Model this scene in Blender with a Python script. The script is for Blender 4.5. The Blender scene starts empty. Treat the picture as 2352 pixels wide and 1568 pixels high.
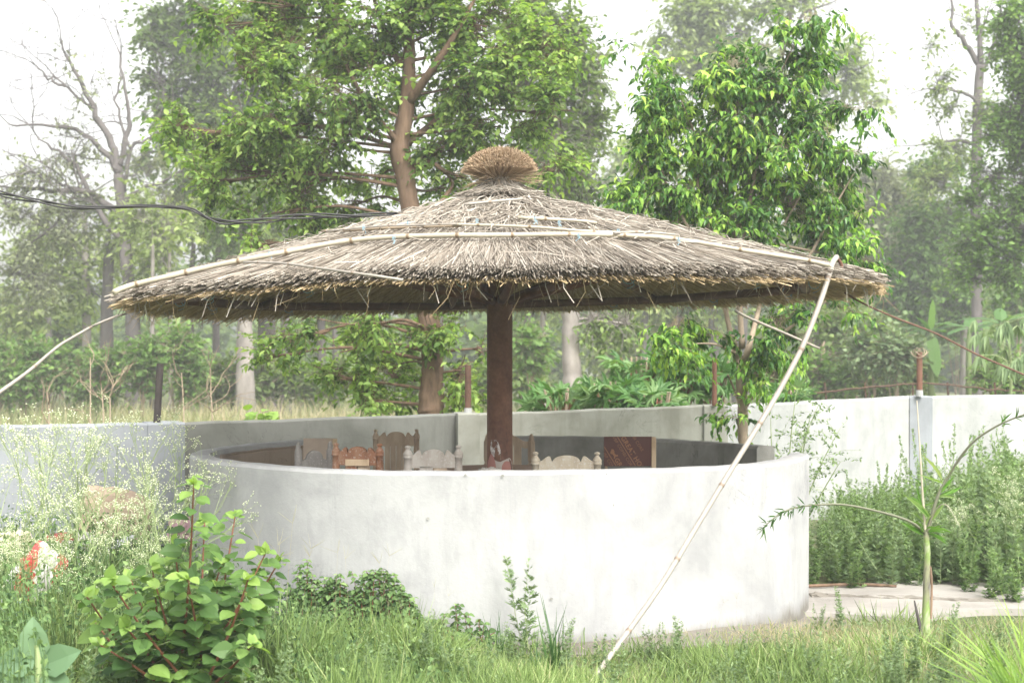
import bpy, bmesh, math, random
import numpy as np
from mathutils import Vector, Matrix
rng = np.random.default_rng(7)
random.seed(7)
S = bpy.context.scene
COL = S.collection
# ------------------------------------------------------------------ camera, sky, sun, exposure
F, CX, HZ, CH = 3600.0, 1176.0, 828.0, 1.48      # focal length, centre and horizon in units of a 2352 px wide frame; eye height
cd = bpy.data.cameras.new('camera'); cam = bpy.data.objects.new('camera', cd); COL.objects.link(cam)
cam.location = (0, 0, CH); cam.rotation_euler = (math.pi/2, 0, 0)
cd.sensor_width = 36.0; cd.lens = 36.0*F/2352.0; cd.shift_y = (HZ-784.0)/2352.0
cd.clip_start = 0.1; cd.clip_end = 2000
cd.dof.use_dof = True; cd.dof.focus_distance = 8.7; cd.dof.aperture_fstop = 4.5
S.camera = cam
SUN_EL, SUN_AZ = math.radians(52), math.radians(-62)     # azimuth measured from +X towards +Y
sd = Vector((math.cos(SUN_EL)*math.cos(SUN_AZ), math.cos(SUN_EL)*math.sin(SUN_AZ), math.sin(SUN_EL)))
ld = bpy.data.lights.new('sun', 'SUN'); ld.energy = .56; ld.angle = math.radians(22); ld.color = (1.0, .965, .90)
lo = bpy.data.objects.new('sun', ld); COL.objects.link(lo); lo.location = (20, -10, 30)
lo.rotation_euler = sd.to_track_quat('Z', 'Y').to_euler()
W = bpy.data.worlds.new('World'); S.world = W; W.use_nodes = True
nt = W.node_tree; nt.nodes.clear()
sky = nt.nodes.new('ShaderNodeTexSky'); sky.sky_type = 'NISHITA'; sky.sun_disc = False
sky.sun_elevation = SUN_EL; sky.sun_rotation = math.pi/2 - SUN_AZ
sky.air_density = 1.0; sky.dust_density = 6.0; sky.ozone_density = 1.0
hs = nt.nodes.new('ShaderNodeHueSaturation'); hs.inputs['Saturation'].default_value = .15
hs.inputs['Value'].default_value = 1.0
bg = nt.nodes.new('ShaderNodeBackground'); bg.inputs[1].default_value = 0.15
wo = nt.nodes.new('ShaderNodeOutputWorld')
nt.links.new(sky.outputs[0], hs.inputs['Color']); wm = nt.nodes.new('ShaderNodeMix'); wm.data_type='RGBA'; wm.blend_type='MULTIPLY'; wm.inputs[0].default_value=1; wm.inputs[7].default_value=(1.02,1.0,.965,1)
nt.links.new(hs.outputs[0], wm.inputs[6]); nt.links.new(wm.outputs[2], bg.inputs[0]); nt.links.new(bg.outputs[0], wo.inputs[0])
vs = S.view_settings; vs.view_transform = 'Standard'; vs.look = 'None'; vs.exposure = 1.80; vs.gamma = 1.0; vs.use_curve_mapping = False
S.cycles.max_bounces = 8; S.cycles.transmission_bounces = 6; S.cycles.transparent_max_bounces = 8; S.cycles.volume_bounces = 1
S.cycles.use_denoising = True; S.cycles.volume_step_rate = 4.0

HAZE=.0025
def P(px, py, D): return Vector(((px-CX)/F*D, D, CH-(py-HZ)/F*D))
def PXY(px, D): return (px-CX)/F*D
# ------------------------------------------------------------------ mesh helpers
class MB:
    def __init__(s): s.V=[]; s.Q=[]; s.T=[]; s.t=[]; s.mq=[]; s.mt=[]; s.n=0
    def add(s, V, Q=None, T=None, tint=.5, mat=0):
        V = np.asarray(V, dtype=np.float64).reshape(-1, 3); s.V.append(V)
        if Q is not None and len(Q): Q=np.asarray(Q).reshape(-1,4); s.Q.append(Q+s.n); s.mq.append(np.full(len(Q), mat))
        if T is not None and len(T): T=np.asarray(T).reshape(-1,3); s.T.append(T+s.n); s.mt.append(np.full(len(T), mat))
        s.t.append(np.broadcast_to(np.asarray(tint, dtype=np.float64), (len(V),)).copy()); s.n += len(V)
    def build(s, name, mats, parent=None, smooth=False, loc=None):
        me = bpy.data.meshes.new(name)
        V = np.concatenate(s.V) if s.V else np.zeros((0,3))
        if loc is not None: V = V - np.array(loc)
        Q = np.concatenate(s.Q) if s.Q else np.zeros((0,4), int); T = np.concatenate(s.T) if s.T else np.zeros((0,3), int)
        me.vertices.add(len(V)); me.vertices.foreach_set('co', V.ravel().astype(np.float32))
        nl = Q.size+T.size; me.loops.add(nl)
        me.loops.foreach_set('vertex_index', np.concatenate([Q.ravel(), T.ravel()]).astype(np.int32))
        npoly = len(Q)+len(T); me.polygons.add(npoly)
        ls = np.concatenate([np.arange(len(Q))*4, Q.size+np.arange(len(T))*3]).astype(np.int32)
        me.polygons.foreach_set('loop_start', ls)
        mi = np.concatenate(([*s.mq] or [np.zeros(0)]) + ([*s.mt] or [np.zeros(0)])).astype(np.int32)
        me.polygons.foreach_set('material_index', mi)
        me.polygons.foreach_set('use_smooth', np.full(npoly, bool(smooth)))
        a = me.attributes.new('tint', 'FLOAT', 'POINT'); a.data.foreach_set('value', np.concatenate(s.t).astype(np.float32))
        me.update(calc_edges=True)
        for m in (mats if isinstance(mats, (list, tuple)) else [mats]): me.materials.append(m)
        o = bpy.data.objects.new(name, me); COL.objects.link(o)
        if parent is not None: o.parent = parent
        return o
def empty(name, loc, rz=0, scale=1):
    o = bpy.data.objects.new(name, None); COL.objects.link(o); o.location = loc; o.rotation_euler=(0,0,rz); o.scale=(scale,)*3
    o.empty_display_size=.1; return o
def tag(o, label=None, cat=None, group=None, kind=None):
    if label: o['label'] = label
    if cat: o['category'] = cat
    if group: o['group'] = group
    if kind: o['kind'] = kind
    return o
KIDS = {}
def dup(root, loc, rz=0, scale=1, label=None, tilt=(0,0)):
    kids = KIDS.get(root.name)
    if kids is None:
        kids = [(c, list(c.children)) for c in root.children]; KIDS[root.name] = kids
    r = root.copy(); COL.objects.link(r); r.location = loc; r.rotation_euler = (tilt[0], tilt[1], rz); r.scale = (scale,)*3
    if label: r['label'] = label
    for c, gs in kids:
        k = c.copy(); COL.objects.link(k); k.parent = r
        for g in gs: q = g.copy(); COL.objects.link(q); q.parent = k
    return r
def nrm(A): return A/np.maximum(np.linalg.norm(A, axis=-1, keepdims=True), 1e-9)
def sm(pts, n=6):
    """Catmull-Rom through points (any dimension)"""
    p = np.array(pts, float); m = len(p); out=[]
    if m < 3:
        t = np.linspace(0,1,n+1)[:,None]; return p[0]*(1-t)+p[-1]*t
    for i in range(m-1):
        a = p[max(i-1,0)]; b=p[i]; c=p[i+1]; d=p[min(i+2,m-1)]
        for k in range(n):
            t=k/n; out.append(.5*((2*b)+(-a+c)*t+(2*a-5*b+4*c-d)*t*t+(-a+3*b-3*c+d)*t**3))
    out.append(p[-1]); return np.array(out)
def tube(mb, pts, rad, sides=8, tint=.5, mat=0, cap=True, rough=0.0):
    pts = np.array([tuple(p) for p in pts], float); n=len(pts)
    rad = np.broadcast_to(np.asarray(rad, float), (n,))
    d = np.gradient(pts, axis=0) if n>1 else np.array([[0,0,1.]]); d = nrm(d)
    up = np.array([0,0,1.]) if abs(d[0][2])<.9 else np.array([1.,0,0])
    a = np.zeros_like(pts); v = nrm(np.cross(d[0], up)); 
    for i in range(n):
        v = v - d[i]*np.dot(v, d[i]); v = nrm(v); a[i]=v
    b = np.cross(d, a); th = np.arange(sides)/sides*2*np.pi
    R = rad[:,None]*(1+rough*rng.normal(size=(n,sides))) if rough else rad[:,None]*np.ones((1,sides))
    V = pts[:,None,:]+ (a[:,None,:]*np.cos(th)[None,:,None]+b[:,None,:]*np.sin(th)[None,:,None])*R[:,:,None]
    Q=[]
    i = np.arange(n-1)[:,None]; j=np.arange(sides)[None,:]; j2=(j+1)%sides
    Q = np.stack([i*sides+j, i*sides+j2, (i+1)*sides+j2, (i+1)*sides+j], -1).reshape(-1,4)
    V = V.reshape(-1,3); T=None
    if cap:
        V = np.concatenate([V, pts[[0,-1]]]); k=n*sides; jj=np.arange(sides); j3=(jj+1)%sides
        T = np.concatenate([np.stack([np.full(sides,k), j3, jj],-1), np.stack([np.full(sides,k+1), (n-1)*sides+jj, (n-1)*sides+j3],-1)])
    mb.add(V, Q, T, tint, mat)
def strands(mb, P0, P1, P2, r0, r1, r2, tint, mat=0, cap=True):
    """n thin three-sided bent rods at once"""
    n=len(P0); d=nrm(P2-P0); rnd=nrm(rng.normal(size=(n,3))); a=nrm(np.cross(d,rnd)); b=np.cross(d,a)
    V=np.zeros((n,3,3,3))
    for k,(Pk,rk) in enumerate(((P0,r0),(P1,r1),(P2,r2))):
        rk=np.broadcast_to(np.asarray(rk,float),(n,))
        for j in range(3):
            th=2*np.pi*j/3; V[:,k,j]=Pk+(a*np.cos(th)+b*np.sin(th))*rk[:,None]
    base=(np.arange(n)*9)[:,None,None]
    q=[]
    for k in range(2):
        for j in range(3):
            j2=(j+1)%3; q.append([k*3+j,k*3+j2,(k+1)*3+j2,(k+1)*3+j])
    Q=(base+np.array(q)[None]).reshape(-1,4)
    T=(base[:,:,0]+np.array([[6,7,8]])).reshape(-1,3) if cap else None
    mb.add(V.reshape(-1,3), Q, T, np.repeat(np.broadcast_to(tint,(n,)),9), mat)
TPL = {
 'diamond': ([(0,0,0),(.45,.5,.05),(1,0,-.1),(.45,-.5,.05)], [(0,3,2,1)], []),
 'leaf': ([(0,0,0),(.28,.46,.06),(.62,.38,.0),(1,0,-.22),(.62,-.38,.0),(.28,-.46,.06),(.5,0,-.06)], [(0,6,2,1),(0,5,4,6)], [(6,3,2),(6,4,3)]),
 'droop': ([(0,0,0),(.3,.42,.02),(.62,.34,-.10),(1,0,-.5),(.62,-.34,-.10),(.3,-.42,.02),(.42,0,.03)], [(0,6,2,1),(0,5,4,6)], [(6,3,2),(6,4,3)]),
 'round': ([(0,0,0),(.05,.28,.03),(.3,.52,.06),(.6,.44,.02),(.85,.2,-.06),(1,0,-.14),(.85,-.2,-.06),(.6,-.44,.02),(.3,-.52,.06),(.05,-.28,.03),(.35,0,-.03),(.68,0,-.06)],
           [(0,10,2,1),(10,11,3,2),(0,9,8,10),(10,8,7,11)], [(11,4,3),(11,5,4),(11,6,5),(11,7,6)]),
 'blade': ([(0,.5,0),(0,-.5,0),(.5,.42,-.04),(.5,-.42,-.04),(1,0,-.3)], [(0,1,3,2)], [(2,3,4)]),
 'card': ([(0,.3,0),(0,-.3,0),(.5,.5,.06),(.5,-.5,.06),(1,0,-.1)], [(0,1,3,2)], [(2,3,4)]),
}
def star_tpl(n=8, depth=.42):
    V=[(0,0,0)]; T=[]; k=0
    for i in range(n):
        a=-2.55+5.1*i/(n-1); L=.5*(1-.25*(abs(a)/2.55)**2)
        for da,r in ((-.29,L*depth),(-.14,L*.74),(0,L),(.14,L*.74)):
            V.append((math.cos(a+da)*r, math.sin(a+da)*r, -.22*r if r<L else -.42*r))
    V.append((math.cos(2.55+.29)*.18, math.sin(2.55+.29)*.18, -.05))
    for i in range(1,len(V)-1): T.append((0,i,i+1))
    return V,[],T
TPL['star']=star_tpl()
def lobed():
    V=[];Q=[]
    def lf(x,y,a,L,w):
        b=len(V); c,s_=math.cos(a),math.sin(a)
        for u,v in ((0,0),(.5,w),(1,0),(.5,-w)): V.append((x+(u*c-v*s_)*L, y+(u*s_+v*c)*L, -.1*(u*L)))
        Q.append((b,b+3,b+2,b+1))
    lf(0,0,0,1,.12)
    for x in (.3,.55): lf(x,0,.75,.42,.17); lf(x,0,-.75,.42,.17)
    return V,Q,[]
TPL['lobed']=lobed()
def leaves(mb, pos, dr, up, L, wr, tint, tpl='leaf', mat=0):
    V0,Q0,T0 = TPL[tpl]; V0=np.array(V0,float); n=len(pos); k=len(V0)
    d=nrm(dr); s=nrm(np.cross(up,d)+1e-6); nn=np.cross(d,s); L=np.broadcast_to(L,(n,))[:,None,None]
    V=pos[:,None,:]+ L*(V0[None,:,0:1]*d[:,None,:]+V0[None,:,1:2]*wr*s[:,None,:]+V0[None,:,2:3]*nn[:,None,:])
    base=(np.arange(n)*k)[:,None,None]
    Q=(base+np.array(Q0)[None]).reshape(-1,4) if len(Q0) else None
    T=(base+np.array(T0)[None]).reshape(-1,3) if len(T0) else None
    mb.add(V.reshape(-1,3),Q,T,np.repeat(np.broadcast_to(tint,(n,)),k),mat)
def boxm(mb, lo_, hi_, tint=.5, mat=0, M=None, bev=0.0):
    x0,y0,z0=lo_; x1,y1,z1=hi_
    if bev>0:
        bm=bmesh.new(); bmesh.ops.create_cube(bm,size=1)
        for v in bm.verts: v.co=Vector(((x0+x1)/2+v.co.x*(x1-x0),(y0+y1)/2+v.co.y*(y1-y0),(z0+z1)/2+v.co.z*(z1-z0)))
        bmesh.ops.bevel(bm,geom=bm.edges[:],offset=bev,segments=2,affect='EDGES',profile=.5)
        addbm(mb,bm,tint,mat,M); return
    V=np.array([(x0,y0,z0),(x1,y0,z0),(x1,y1,z0),(x0,y1,z0),(x0,y0,z1),(x1,y0,z1),(x1,y1,z1),(x0,y1,z1)],float)
    if M is not None: V=np.array([tuple(M@Vector(v)) for v in V])
    mb.add(V,[(0,3,2,1),(4,5,6,7),(0,1,5,4),(1,2,6,5),(2,3,7,6),(3,0,4,7)],None,tint,mat)
def addbm(mb,bm,tint=.5,mat=0,M=None):
    bmesh.ops.triangulate(bm,faces=bm.faces[:]); bm.verts.index_update()
    V=[tuple((M@v.co) if M is not None else v.co) for v in bm.verts]; T=[[v.index for v in f.verts] for f in bm.faces]
    mb.add(V,None,T,tint,mat); bm.free()
def lathe(mb, prof, x, y, sides=14, tint=.5, mat=0, M=None):
    th=np.arange(sides)/sides*2*np.pi; n=len(prof)
    V=np.array([[(x+r*math.cos(t), y+r*math.sin(t), z) for t in th] for r,z in prof]).reshape(-1,3)
    if M is not None: V=np.array([tuple(M@Vector(v)) for v in V])
    i=np.arange(n-1)[:,None]; j=np.arange(sides)[None,:]; j2=(j+1)%sides
    Q=np.stack([i*sides+j,i*sides+j2,(i+1)*sides+j2,(i+1)*sides+j],-1).reshape(-1,4)
    mb.add(V,Q,None,tint,mat)
def extrude_poly(mb, pts, y0, y1, tint=.5, mat=0, M=None):
    """outline in x,z extruded along y"""
    bm=bmesh.new(); vs_=[bm.verts.new((x,y0,z)) for x,z in pts]; f=bm.faces.new(vs_)
    r=bmesh.ops.extrude_face_region(bm,geom=[f]); 
    for v in [g for g in r['geom'] if isinstance(g,bmesh.types.BMVert)]: v.co.y=y1
    bmesh.ops.recalc_face_normals(bm,faces=bm.faces[:]); addbm(mb,bm,tint,mat,M)
# ------------------------------------------------------------------ materials
def newmat(name):
    m=bpy.data.materials.new(name); m.use_nodes=True; nt=m.node_tree; b=nt.nodes['Principled BSDF']; return m,nt,b
def ramp(nt, src, stops):
    r=nt.nodes.new('ShaderNodeValToRGB'); e=r.color_ramp.elements
    e[0].position=stops[0][0]; e[0].color=(*stops[0][1],1); e[1].position=stops[-1][0]; e[1].color=(*stops[-1][1],1)
    for p,c in stops[1:-1]: q=e.new(p); q.color=(*c,1)
    nt.links.new(src,r.inputs[0]); return r.outputs[0]
def noise(nt, scale, detail=4, rough=.6, stretch=(1,1,1), co='Object', dist=0):
    tc=nt.nodes.new('ShaderNodeTexCoord'); mp=nt.nodes.new('ShaderNodeMapping'); mp.inputs['Scale'].default_value=stretch
    n=nt.nodes.new('ShaderNodeTexNoise'); n.inputs['Scale'].default_value=scale; n.inputs['Detail'].default_value=detail; n.inputs['Roughness'].default_value=rough
    n.inputs['Distortion'].default_value=dist
    nt.links.new(tc.outputs[co],mp.inputs[0]); nt.links.new(mp.outputs[0],n.inputs['Vector']); return n.outputs['Fac']
def mixc(nt,f,a,b,mode='MIX'):
    m=nt.nodes.new('ShaderNodeMix'); m.data_type='RGBA'; m.blend_type=mode
    for s_,v in ((m.inputs[0],f),(m.inputs[6],a),(m.inputs[7],b)):
        if hasattr(v,'links') or isinstance(v,bpy.types.NodeSocket): nt.links.new(v,s_)
        else: s_.default_value = v if isinstance(v,(int,float)) else (*v,1)
    return m.outputs[2]
def bump(nt,b,h,strength=.3,dist=.01):
    n=nt.nodes.new('ShaderNodeBump'); n.inputs['Strength'].default_value=strength; n.inputs['Distance'].default_value=dist
    nt.links.new(h,n.inputs['Height']); nt.links.new(n.outputs[0],b.inputs['Normal'])
def attr(nt,name='tint'):
    a=nt.nodes.new('ShaderNodeAttribute'); a.attribute_name=name; return a.outputs['Fac']
def leafmat(name, stops, rough=.5, tr=.35, spec=.35, trcol=None):
    spec*=.6
    m,nt,b=newmat(name); c=ramp(nt,attr(nt),stops); nt.links.new(c,b.inputs['Base Color'])
    b.inputs['Roughness'].default_value=rough; b.inputs['Specular IOR Level'].default_value=spec
    t=nt.nodes.new('ShaderNodeBsdfTranslucent'); tc=mixc(nt,1.0,c,trcol or (1.25,1.35,.55),'MULTIPLY'); nt.links.new(tc,t.inputs[0])
    mx=nt.nodes.new('ShaderNodeMixShader'); mx.inputs[0].default_value=tr
    nt.links.new(b.outputs[0],mx.inputs[1]); nt.links.new(t.outputs[0],mx.inputs[2]); nt.links.new(mx.outputs[0],nt.nodes['Material Output'].inputs[0]); return m
def rampmat(name, stops, rough=.8, nz=None, spec=.3, bstr=0):
    """colour from the per-vertex tint, with a noise that multiplies it"""
    m,nt,b=newmat(name); c=ramp(nt,attr(nt),stops)
    if nz:
        f=noise(nt,nz[0],5,.65,nz[1]); c=mixc(nt,1.0,c,ramp(nt,f,[(.3,(nz[2],)*3),(.7,(nz[3],)*3)]),'MULTIPLY')
        if bstr: bump(nt,b,f,bstr)
    nt.links.new(c,b.inputs['Base Color']); b.inputs['Roughness'].default_value=rough; b.inputs['Specular IOR Level'].default_value=spec; return m
def plaster(name, base, dirt, amount=.5, streak=.5, bstr=.35, topdirt=None, footz=None):
    m,nt,b=newmat(name)
    n1=noise(nt,1.7,8,.62,(1,1,1.0),dist=.4); n2=noise(nt,7,6,.7,(1,1,.35)); n3=noise(nt,60,3,.6); n4=noise(nt,22,5,.75)
    f1=ramp(nt,n1,[(.45,(0,0,0)),(.64,(amount,)*3)]); c=mixc(nt,f1,base,dirt)
    f2=ramp(nt,n2,[(.5,(0,0,0)),(.78,(streak,)*3)]); c=mixc(nt,f2,c,dirt)
    f4=ramp(nt,n4,[(.66,(0,0,0)),(.76,(.35,)*3)]); c=mixc(nt,f4,c,tuple(d*.55 for d in dirt))
    n5=noise(nt,5,6,.7,(1,1,.07)); c=mixc(nt,ramp(nt,n5,[(.55,(0,0,0)),(.75,(streak*.8,)*3)]),c,dirt)
    n6=noise(nt,2.2,7,.6,(1,1,1),dist=1.5); cf=mixc(nt,1.0,ramp(nt,n6,[(.494,(0,0,0)),(.5,(.55,)*3),(.506,(0,0,0))]),ramp(nt,noise(nt,1.1,2,.5),[(.52,(0,0,0)),(.6,(1,1,1))]),'MULTIPLY'); c=mixc(nt,cf,c,tuple(d*.45 for d in dirt))
    if footz:      # damp dirt band near the ground
        tc=nt.nodes.new('ShaderNodeTexCoord'); sx=nt.nodes.new('ShaderNodeSeparateXYZ'); nt.links.new(tc.outputs['Object'],sx.inputs[0])
        ad=nt.nodes.new('ShaderNodeMath'); ad.operation='MULTIPLY_ADD'; nt.links.new(n2,ad.inputs[0]); ad.inputs[1].default_value=.22; nt.links.new(sx.outputs[2],ad.inputs[2])
        ff=ramp(nt,ad.outputs[0],[(footz-.02,(.95,)*3),(footz+.02,(.45,)*3),(footz+.07,(0,0,0))]); c=mixc(nt,ff,c,(.17,.16,.14))
    if topdirt:
        tc=nt.nodes.new('ShaderNodeTexCoord'); sx=nt.nodes.new('ShaderNodeSeparateXYZ'); nt.links.new(tc.outputs['Object'],sx.inputs[0])
        ad=nt.nodes.new('ShaderNodeMath'); ad.operation='MULTIPLY_ADD'; nt.links.new(n4,ad.inputs[0]); ad.inputs[1].default_value=.35; nt.links.new(sx.outputs[2],ad.inputs[2])
        ff=ramp(nt,ad.outputs[0],[(topdirt,(0,0,0)),(topdirt+.12,(.75,)*3)]); c=mixc(nt,ff,c,tuple(d*.45 for d in dirt))
    nt.links.new(c,b.inputs['Base Color']); b.inputs['Roughness'].default_value=.9; b.inputs['Specular IOR Level'].default_value=.2
    mm=nt.nodes.new('ShaderNodeMath'); mm.operation='MULTIPLY_ADD'; nt.links.new(n3,mm.inputs[0]); mm.inputs[1].default_value=.5; nt.links.new(n4,mm.inputs[2])
    bump(nt,b,mm.outputs[0],bstr,.006); return m
M_wall  = plaster('white_limewash', (.385,.39,.39), (.275,.28,.285), .85,.9, footz=.10)
M_bwallL= plaster('boundary_paint_and_shade_bluish', (.27,.29,.31), (.17,.185,.195), .55,.6, topdirt=1.2)  # bluish paint of the left wall, also the painted shade of the right pillar
M_bwallM= plaster('bare_cement_grey', (.17,.175,.16), (.105,.11,.095), .7,.7, topdirt=1.2)
M_bwallC= plaster('boundary_paint_yellowed', (.28,.285,.25), (.16,.16,.13), .7,.6, topdirt=1.25)
M_bwallR= plaster('boundary_paint_white', (.38,.39,.385), (.25,.265,.255), .7,.7, topdirt=1.35)
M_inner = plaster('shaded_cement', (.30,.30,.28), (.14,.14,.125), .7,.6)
M_innerL= plaster('ochre_cement', (.33,.265,.21), (.18,.15,.125), .6,.6)
M_conc  = plaster('old_concrete', (.20,.185,.16), (.095,.085,.07), .6,.3)
M_path  = plaster('pale_concrete', (.31,.295,.27), (.20,.185,.17), .6,.3)
M_floor = plaster('dusty_floor', (.36,.34,.31), (.22,.2,.18), .6,.3)
M_rust  = None
def rust(name, a=(.13,.045,.025), c=(.26,.115,.06), paint=False):
    m,nt,b=newmat(name); n1=noise(nt,5,7,.7,(1,1,.5)); col=ramp(nt,n1,[(.35,a),(.62,c)])
    n2=noise(nt,45,4,.7); col=mixc(nt,1.0,col,ramp(nt,n2,[(.3,(.75,)*3),(.7,(1.15,)*3)]),'MULTIPLY')
    nt.links.new(col,b.inputs['Base Color']); b.inputs['Roughness'].default_value=.75; b.inputs['Metallic'].default_value=.0; bump(nt,b,n2,.25,.003); return m
M_rust=rust('rusty_red_oxide',(.10,.04,.025),(.20,.095,.055)); M_rustd=rust('rusty_dark_steel',(.075,.038,.025),(.15,.08,.05)); M_blackpipe=rust('blackened_pipe',(.018,.016,.016),(.05,.04,.036))
M_straw = rampmat('weathered_straw', [(0,(.10,.08,.06)),(.3,(.20,.17,.135)),(.7,(.31,.275,.23)),(1,(.44,.41,.355))], .7, (3,(1,1,1),.72,1.1))
M_under = rampmat('brown_straw', [(0,(.18,.13,.07)),(.5,(.37,.28,.155)),(1,(.50,.39,.24))], .75)
M_tuft  = rampmat('golden_straw', [(0,(.16,.105,.06)),(.5,(.31,.22,.135)),(1,(.45,.35,.235))], .65)
M_tip   = rampmat('dark_straw_ends', [(0,(.12,.10,.08)),(.5,(.22,.19,.155)),(1,(.38,.34,.285))], .85)
M_core  = rampmat('packed_straw', [(0,(.10,.07,.04)),(1,(.16,.11,.06))], .9, (30,(1,1,1),.5,1.2))
M_bamboo= rampmat('pale_bamboo', [(0,(.18,.13,.08)),(.5,(.40,.36,.27)),(1,(.52,.48,.40))], .45, (9,(1,1,.3),.85,1.08), .4)
M_bamboow= rampmat('bleached_bamboo', [(0,(.22,.17,.13)),(.5,(.27,.245,.21)),(1,(.37,.345,.31))], .5, (9,(1,1,.3),.85,1.08), .4)
M_black = rampmat('black_rubber', [(0,(.02,.02,.022)),(1,(.05,.05,.05))], .45)
M_blue  = rampmat('blue_twine', [(0,(.14,.26,.33)),(1,(.28,.40,.46))], .6)
M_bark  = rampmat('brown_bark', [(0,(.10,.065,.045)),(1,(.24,.165,.115))], .95, (14,(1,1,.22),.5,1.25), .1, .9)
M_barkg = rampmat('grey_bark', [(0,(.085,.078,.078)),(1,(.19,.17,.165))], .95, (5,(1,1,.3),.6,1.2), .1, .6)
M_barkp = rampmat('pale_bark', [(0,(.20,.18,.165)),(1,(.38,.35,.32))], .9, (3.5,(1,1,.45),.55,1.1), .1, .5)
M_barkf = rampmat('smooth_tan_bark', [(0,(.22,.17,.12)),(1,(.40,.33,.25))], .85, (14,(1,1,.35),.65,1.15), .15, .4)
M_stem  = rampmat('green_stem', [(0,(.09,.13,.04)),(1,(.34,.42,.20))], .6)
M_rstem = rampmat('red_stem', [(0,(.10,.035,.02)),(1,(.22,.09,.05))], .6)
M_dry   = rampmat('dry_twig', [(0,(.16,.12,.08)),(1,(.40,.33,.24))], .9)
# ------------------------------------------------------------------ ground
CXR, CYR, RO, RI, WH = -0.08, 10.2, 1.98, 1.845, 0.895
def sst(a,b,x): t=np.clip((np.asarray(x,float)-a)/(b-a),0,1); return t*t*(3-2*t)
def gz(x,y):
    x=np.asarray(x,float); y=np.asarray(y,float)
    return -.09*sst(.6,2.0,x)*sst(7.0,9.5,y) + .05*sst(-1.2,-2.6,x)*(1-sst(9,12,y)) + .02*np.sin(x*2.1+y*1.3)*(1-sst(9,11,y)) \
         + .12*np.sin(x*.11+1)*np.sin(y*.09)*sst(18,30,y)
def G(px,D): x=PXY(px,D); return Vector((x,D,float(gz(x,D))))
def sheet(name, xs, ys, zf, mat, off=0):
    X,Y=np.meshgrid(xs,ys); Z=zf(X,Y)+off; V=np.stack([X,Y,Z],-1).reshape(-1,3); n,m=len(xs),len(ys)
    i=np.arange(m-1)[:,None]; j=np.arange(n-1)[None,:]
    Q=np.stack([i*n+j,i*n+j+1,(i+1)*n+j+1,(i+1)*n+j],-1).reshape(-1,4); mb=MB(); mb.add(V,Q); return mb.build(name,mat,smooth=True)
m,nt_,b=newmat('soil_and_turf'); n1=noise(nt_,.9,8,.6); n2=noise(nt_,14,8,.7)
c=ramp(nt_,n1,[(.35,(.055,.085,.025)),(.5,(.10,.12,.045)),(.68,(.20,.165,.10))]); c=mixc(nt_,1.0,c,ramp(nt_,n2,[(.3,(.55,)*3),(.7,(1.3,)*3)]),'MULTIPLY')
nt_.links.new(c,b.inputs['Base Color']); b.inputs['Roughness'].default_value=1; bump(nt_,b,n2,.6,.04); M_ground=m
xs=np.concatenate([np.linspace(-160,-8,30),np.linspace(-7.5,7.5,76),np.linspace(8,160,30)]); ys=np.concatenate([np.linspace(-30,4,12),np.linspace(4.4,17,64),np.linspace(18,230,60)])
tag(sheet('ground',xs,ys,gz,M_ground),kind='structure')
# concrete path on the right behind the sapling, an irregular slab with real thickness
mb=MB(); top=[]
xs=np.linspace(1.55,7.5,60)
yn=9.55+.10*np.sin(xs*2.3)+.05*np.sin(xs*7.1)+.08*np.sin(xs*.9)-.28*sst(3.3,4.6,xs)
V=[];
for x,y in zip(xs,yn):
    for yy in (y, 10.2+.03*math.sin(x*5), 10.85+.05*math.sin(x*3)):
        V.append((x,yy,float(gz(x,yy))+.035+.008*math.sin(x*4+yy*6)))
    V.append((x,y-.01,float(gz(x,y))-.05))
Q=[]
for i in range(59):
    k=i*4
    Q+= [(k,k+4,k+5,k+1),(k+1,k+5,k+6,k+2),(k+3,k+7,k+4,k)]
mb.add(V,Q); tag(mb.build('path',M_path),kind='structure')
mb=MB()
for j in range(3):      # ridge of spilt mortar along the path
    pts=[(1.95+.16*i+.02*random.random(), 10.25-.035*i+.03*j+.02*math.sin(i*1.7+j), float(gz(2.2,10))+.036) for i in range(12)]
    tube(mb,sm(pts,4),.014+.006*rng.random(45),7,.5,0,True,.25)
mr=mb.build('mortar_ridge',M_conc); tag(mr,'crumbly ridge of spilt mortar running along the pale concrete path','mortar')
# footing ring and floor of the seating circle
mb=MB(); n=120; V=[]; 
for i in range(n):
    a=2*math.pi*i/n; r1=RO+.20+.05*math.sin(a*5)+.03*math.sin(a*13+1)+ (.12 if math.cos(a+1.1)>.6 else 0)
    for r,z in ((.0,.012),(RO-.05,.014),(r1,.012),(r1+.02,-.12)):
        x=CXR+r*math.cos(a); y=CYR+r*math.sin(a); V.append((x,y,float(gz(x,y))+z if r>1 else z-.03))
Q=[]
for i in range(n):
    k=i*4; q=((i+1)%n)*4
    Q+=[(k+1,k+2,q+2,q+1),(k+2,k+3,q+3,q+2),(k+0,k+1,q+1,q+0)]
mb.add(V,Q); tag(mb.build('pavement',M_conc),kind='structure')
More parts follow.
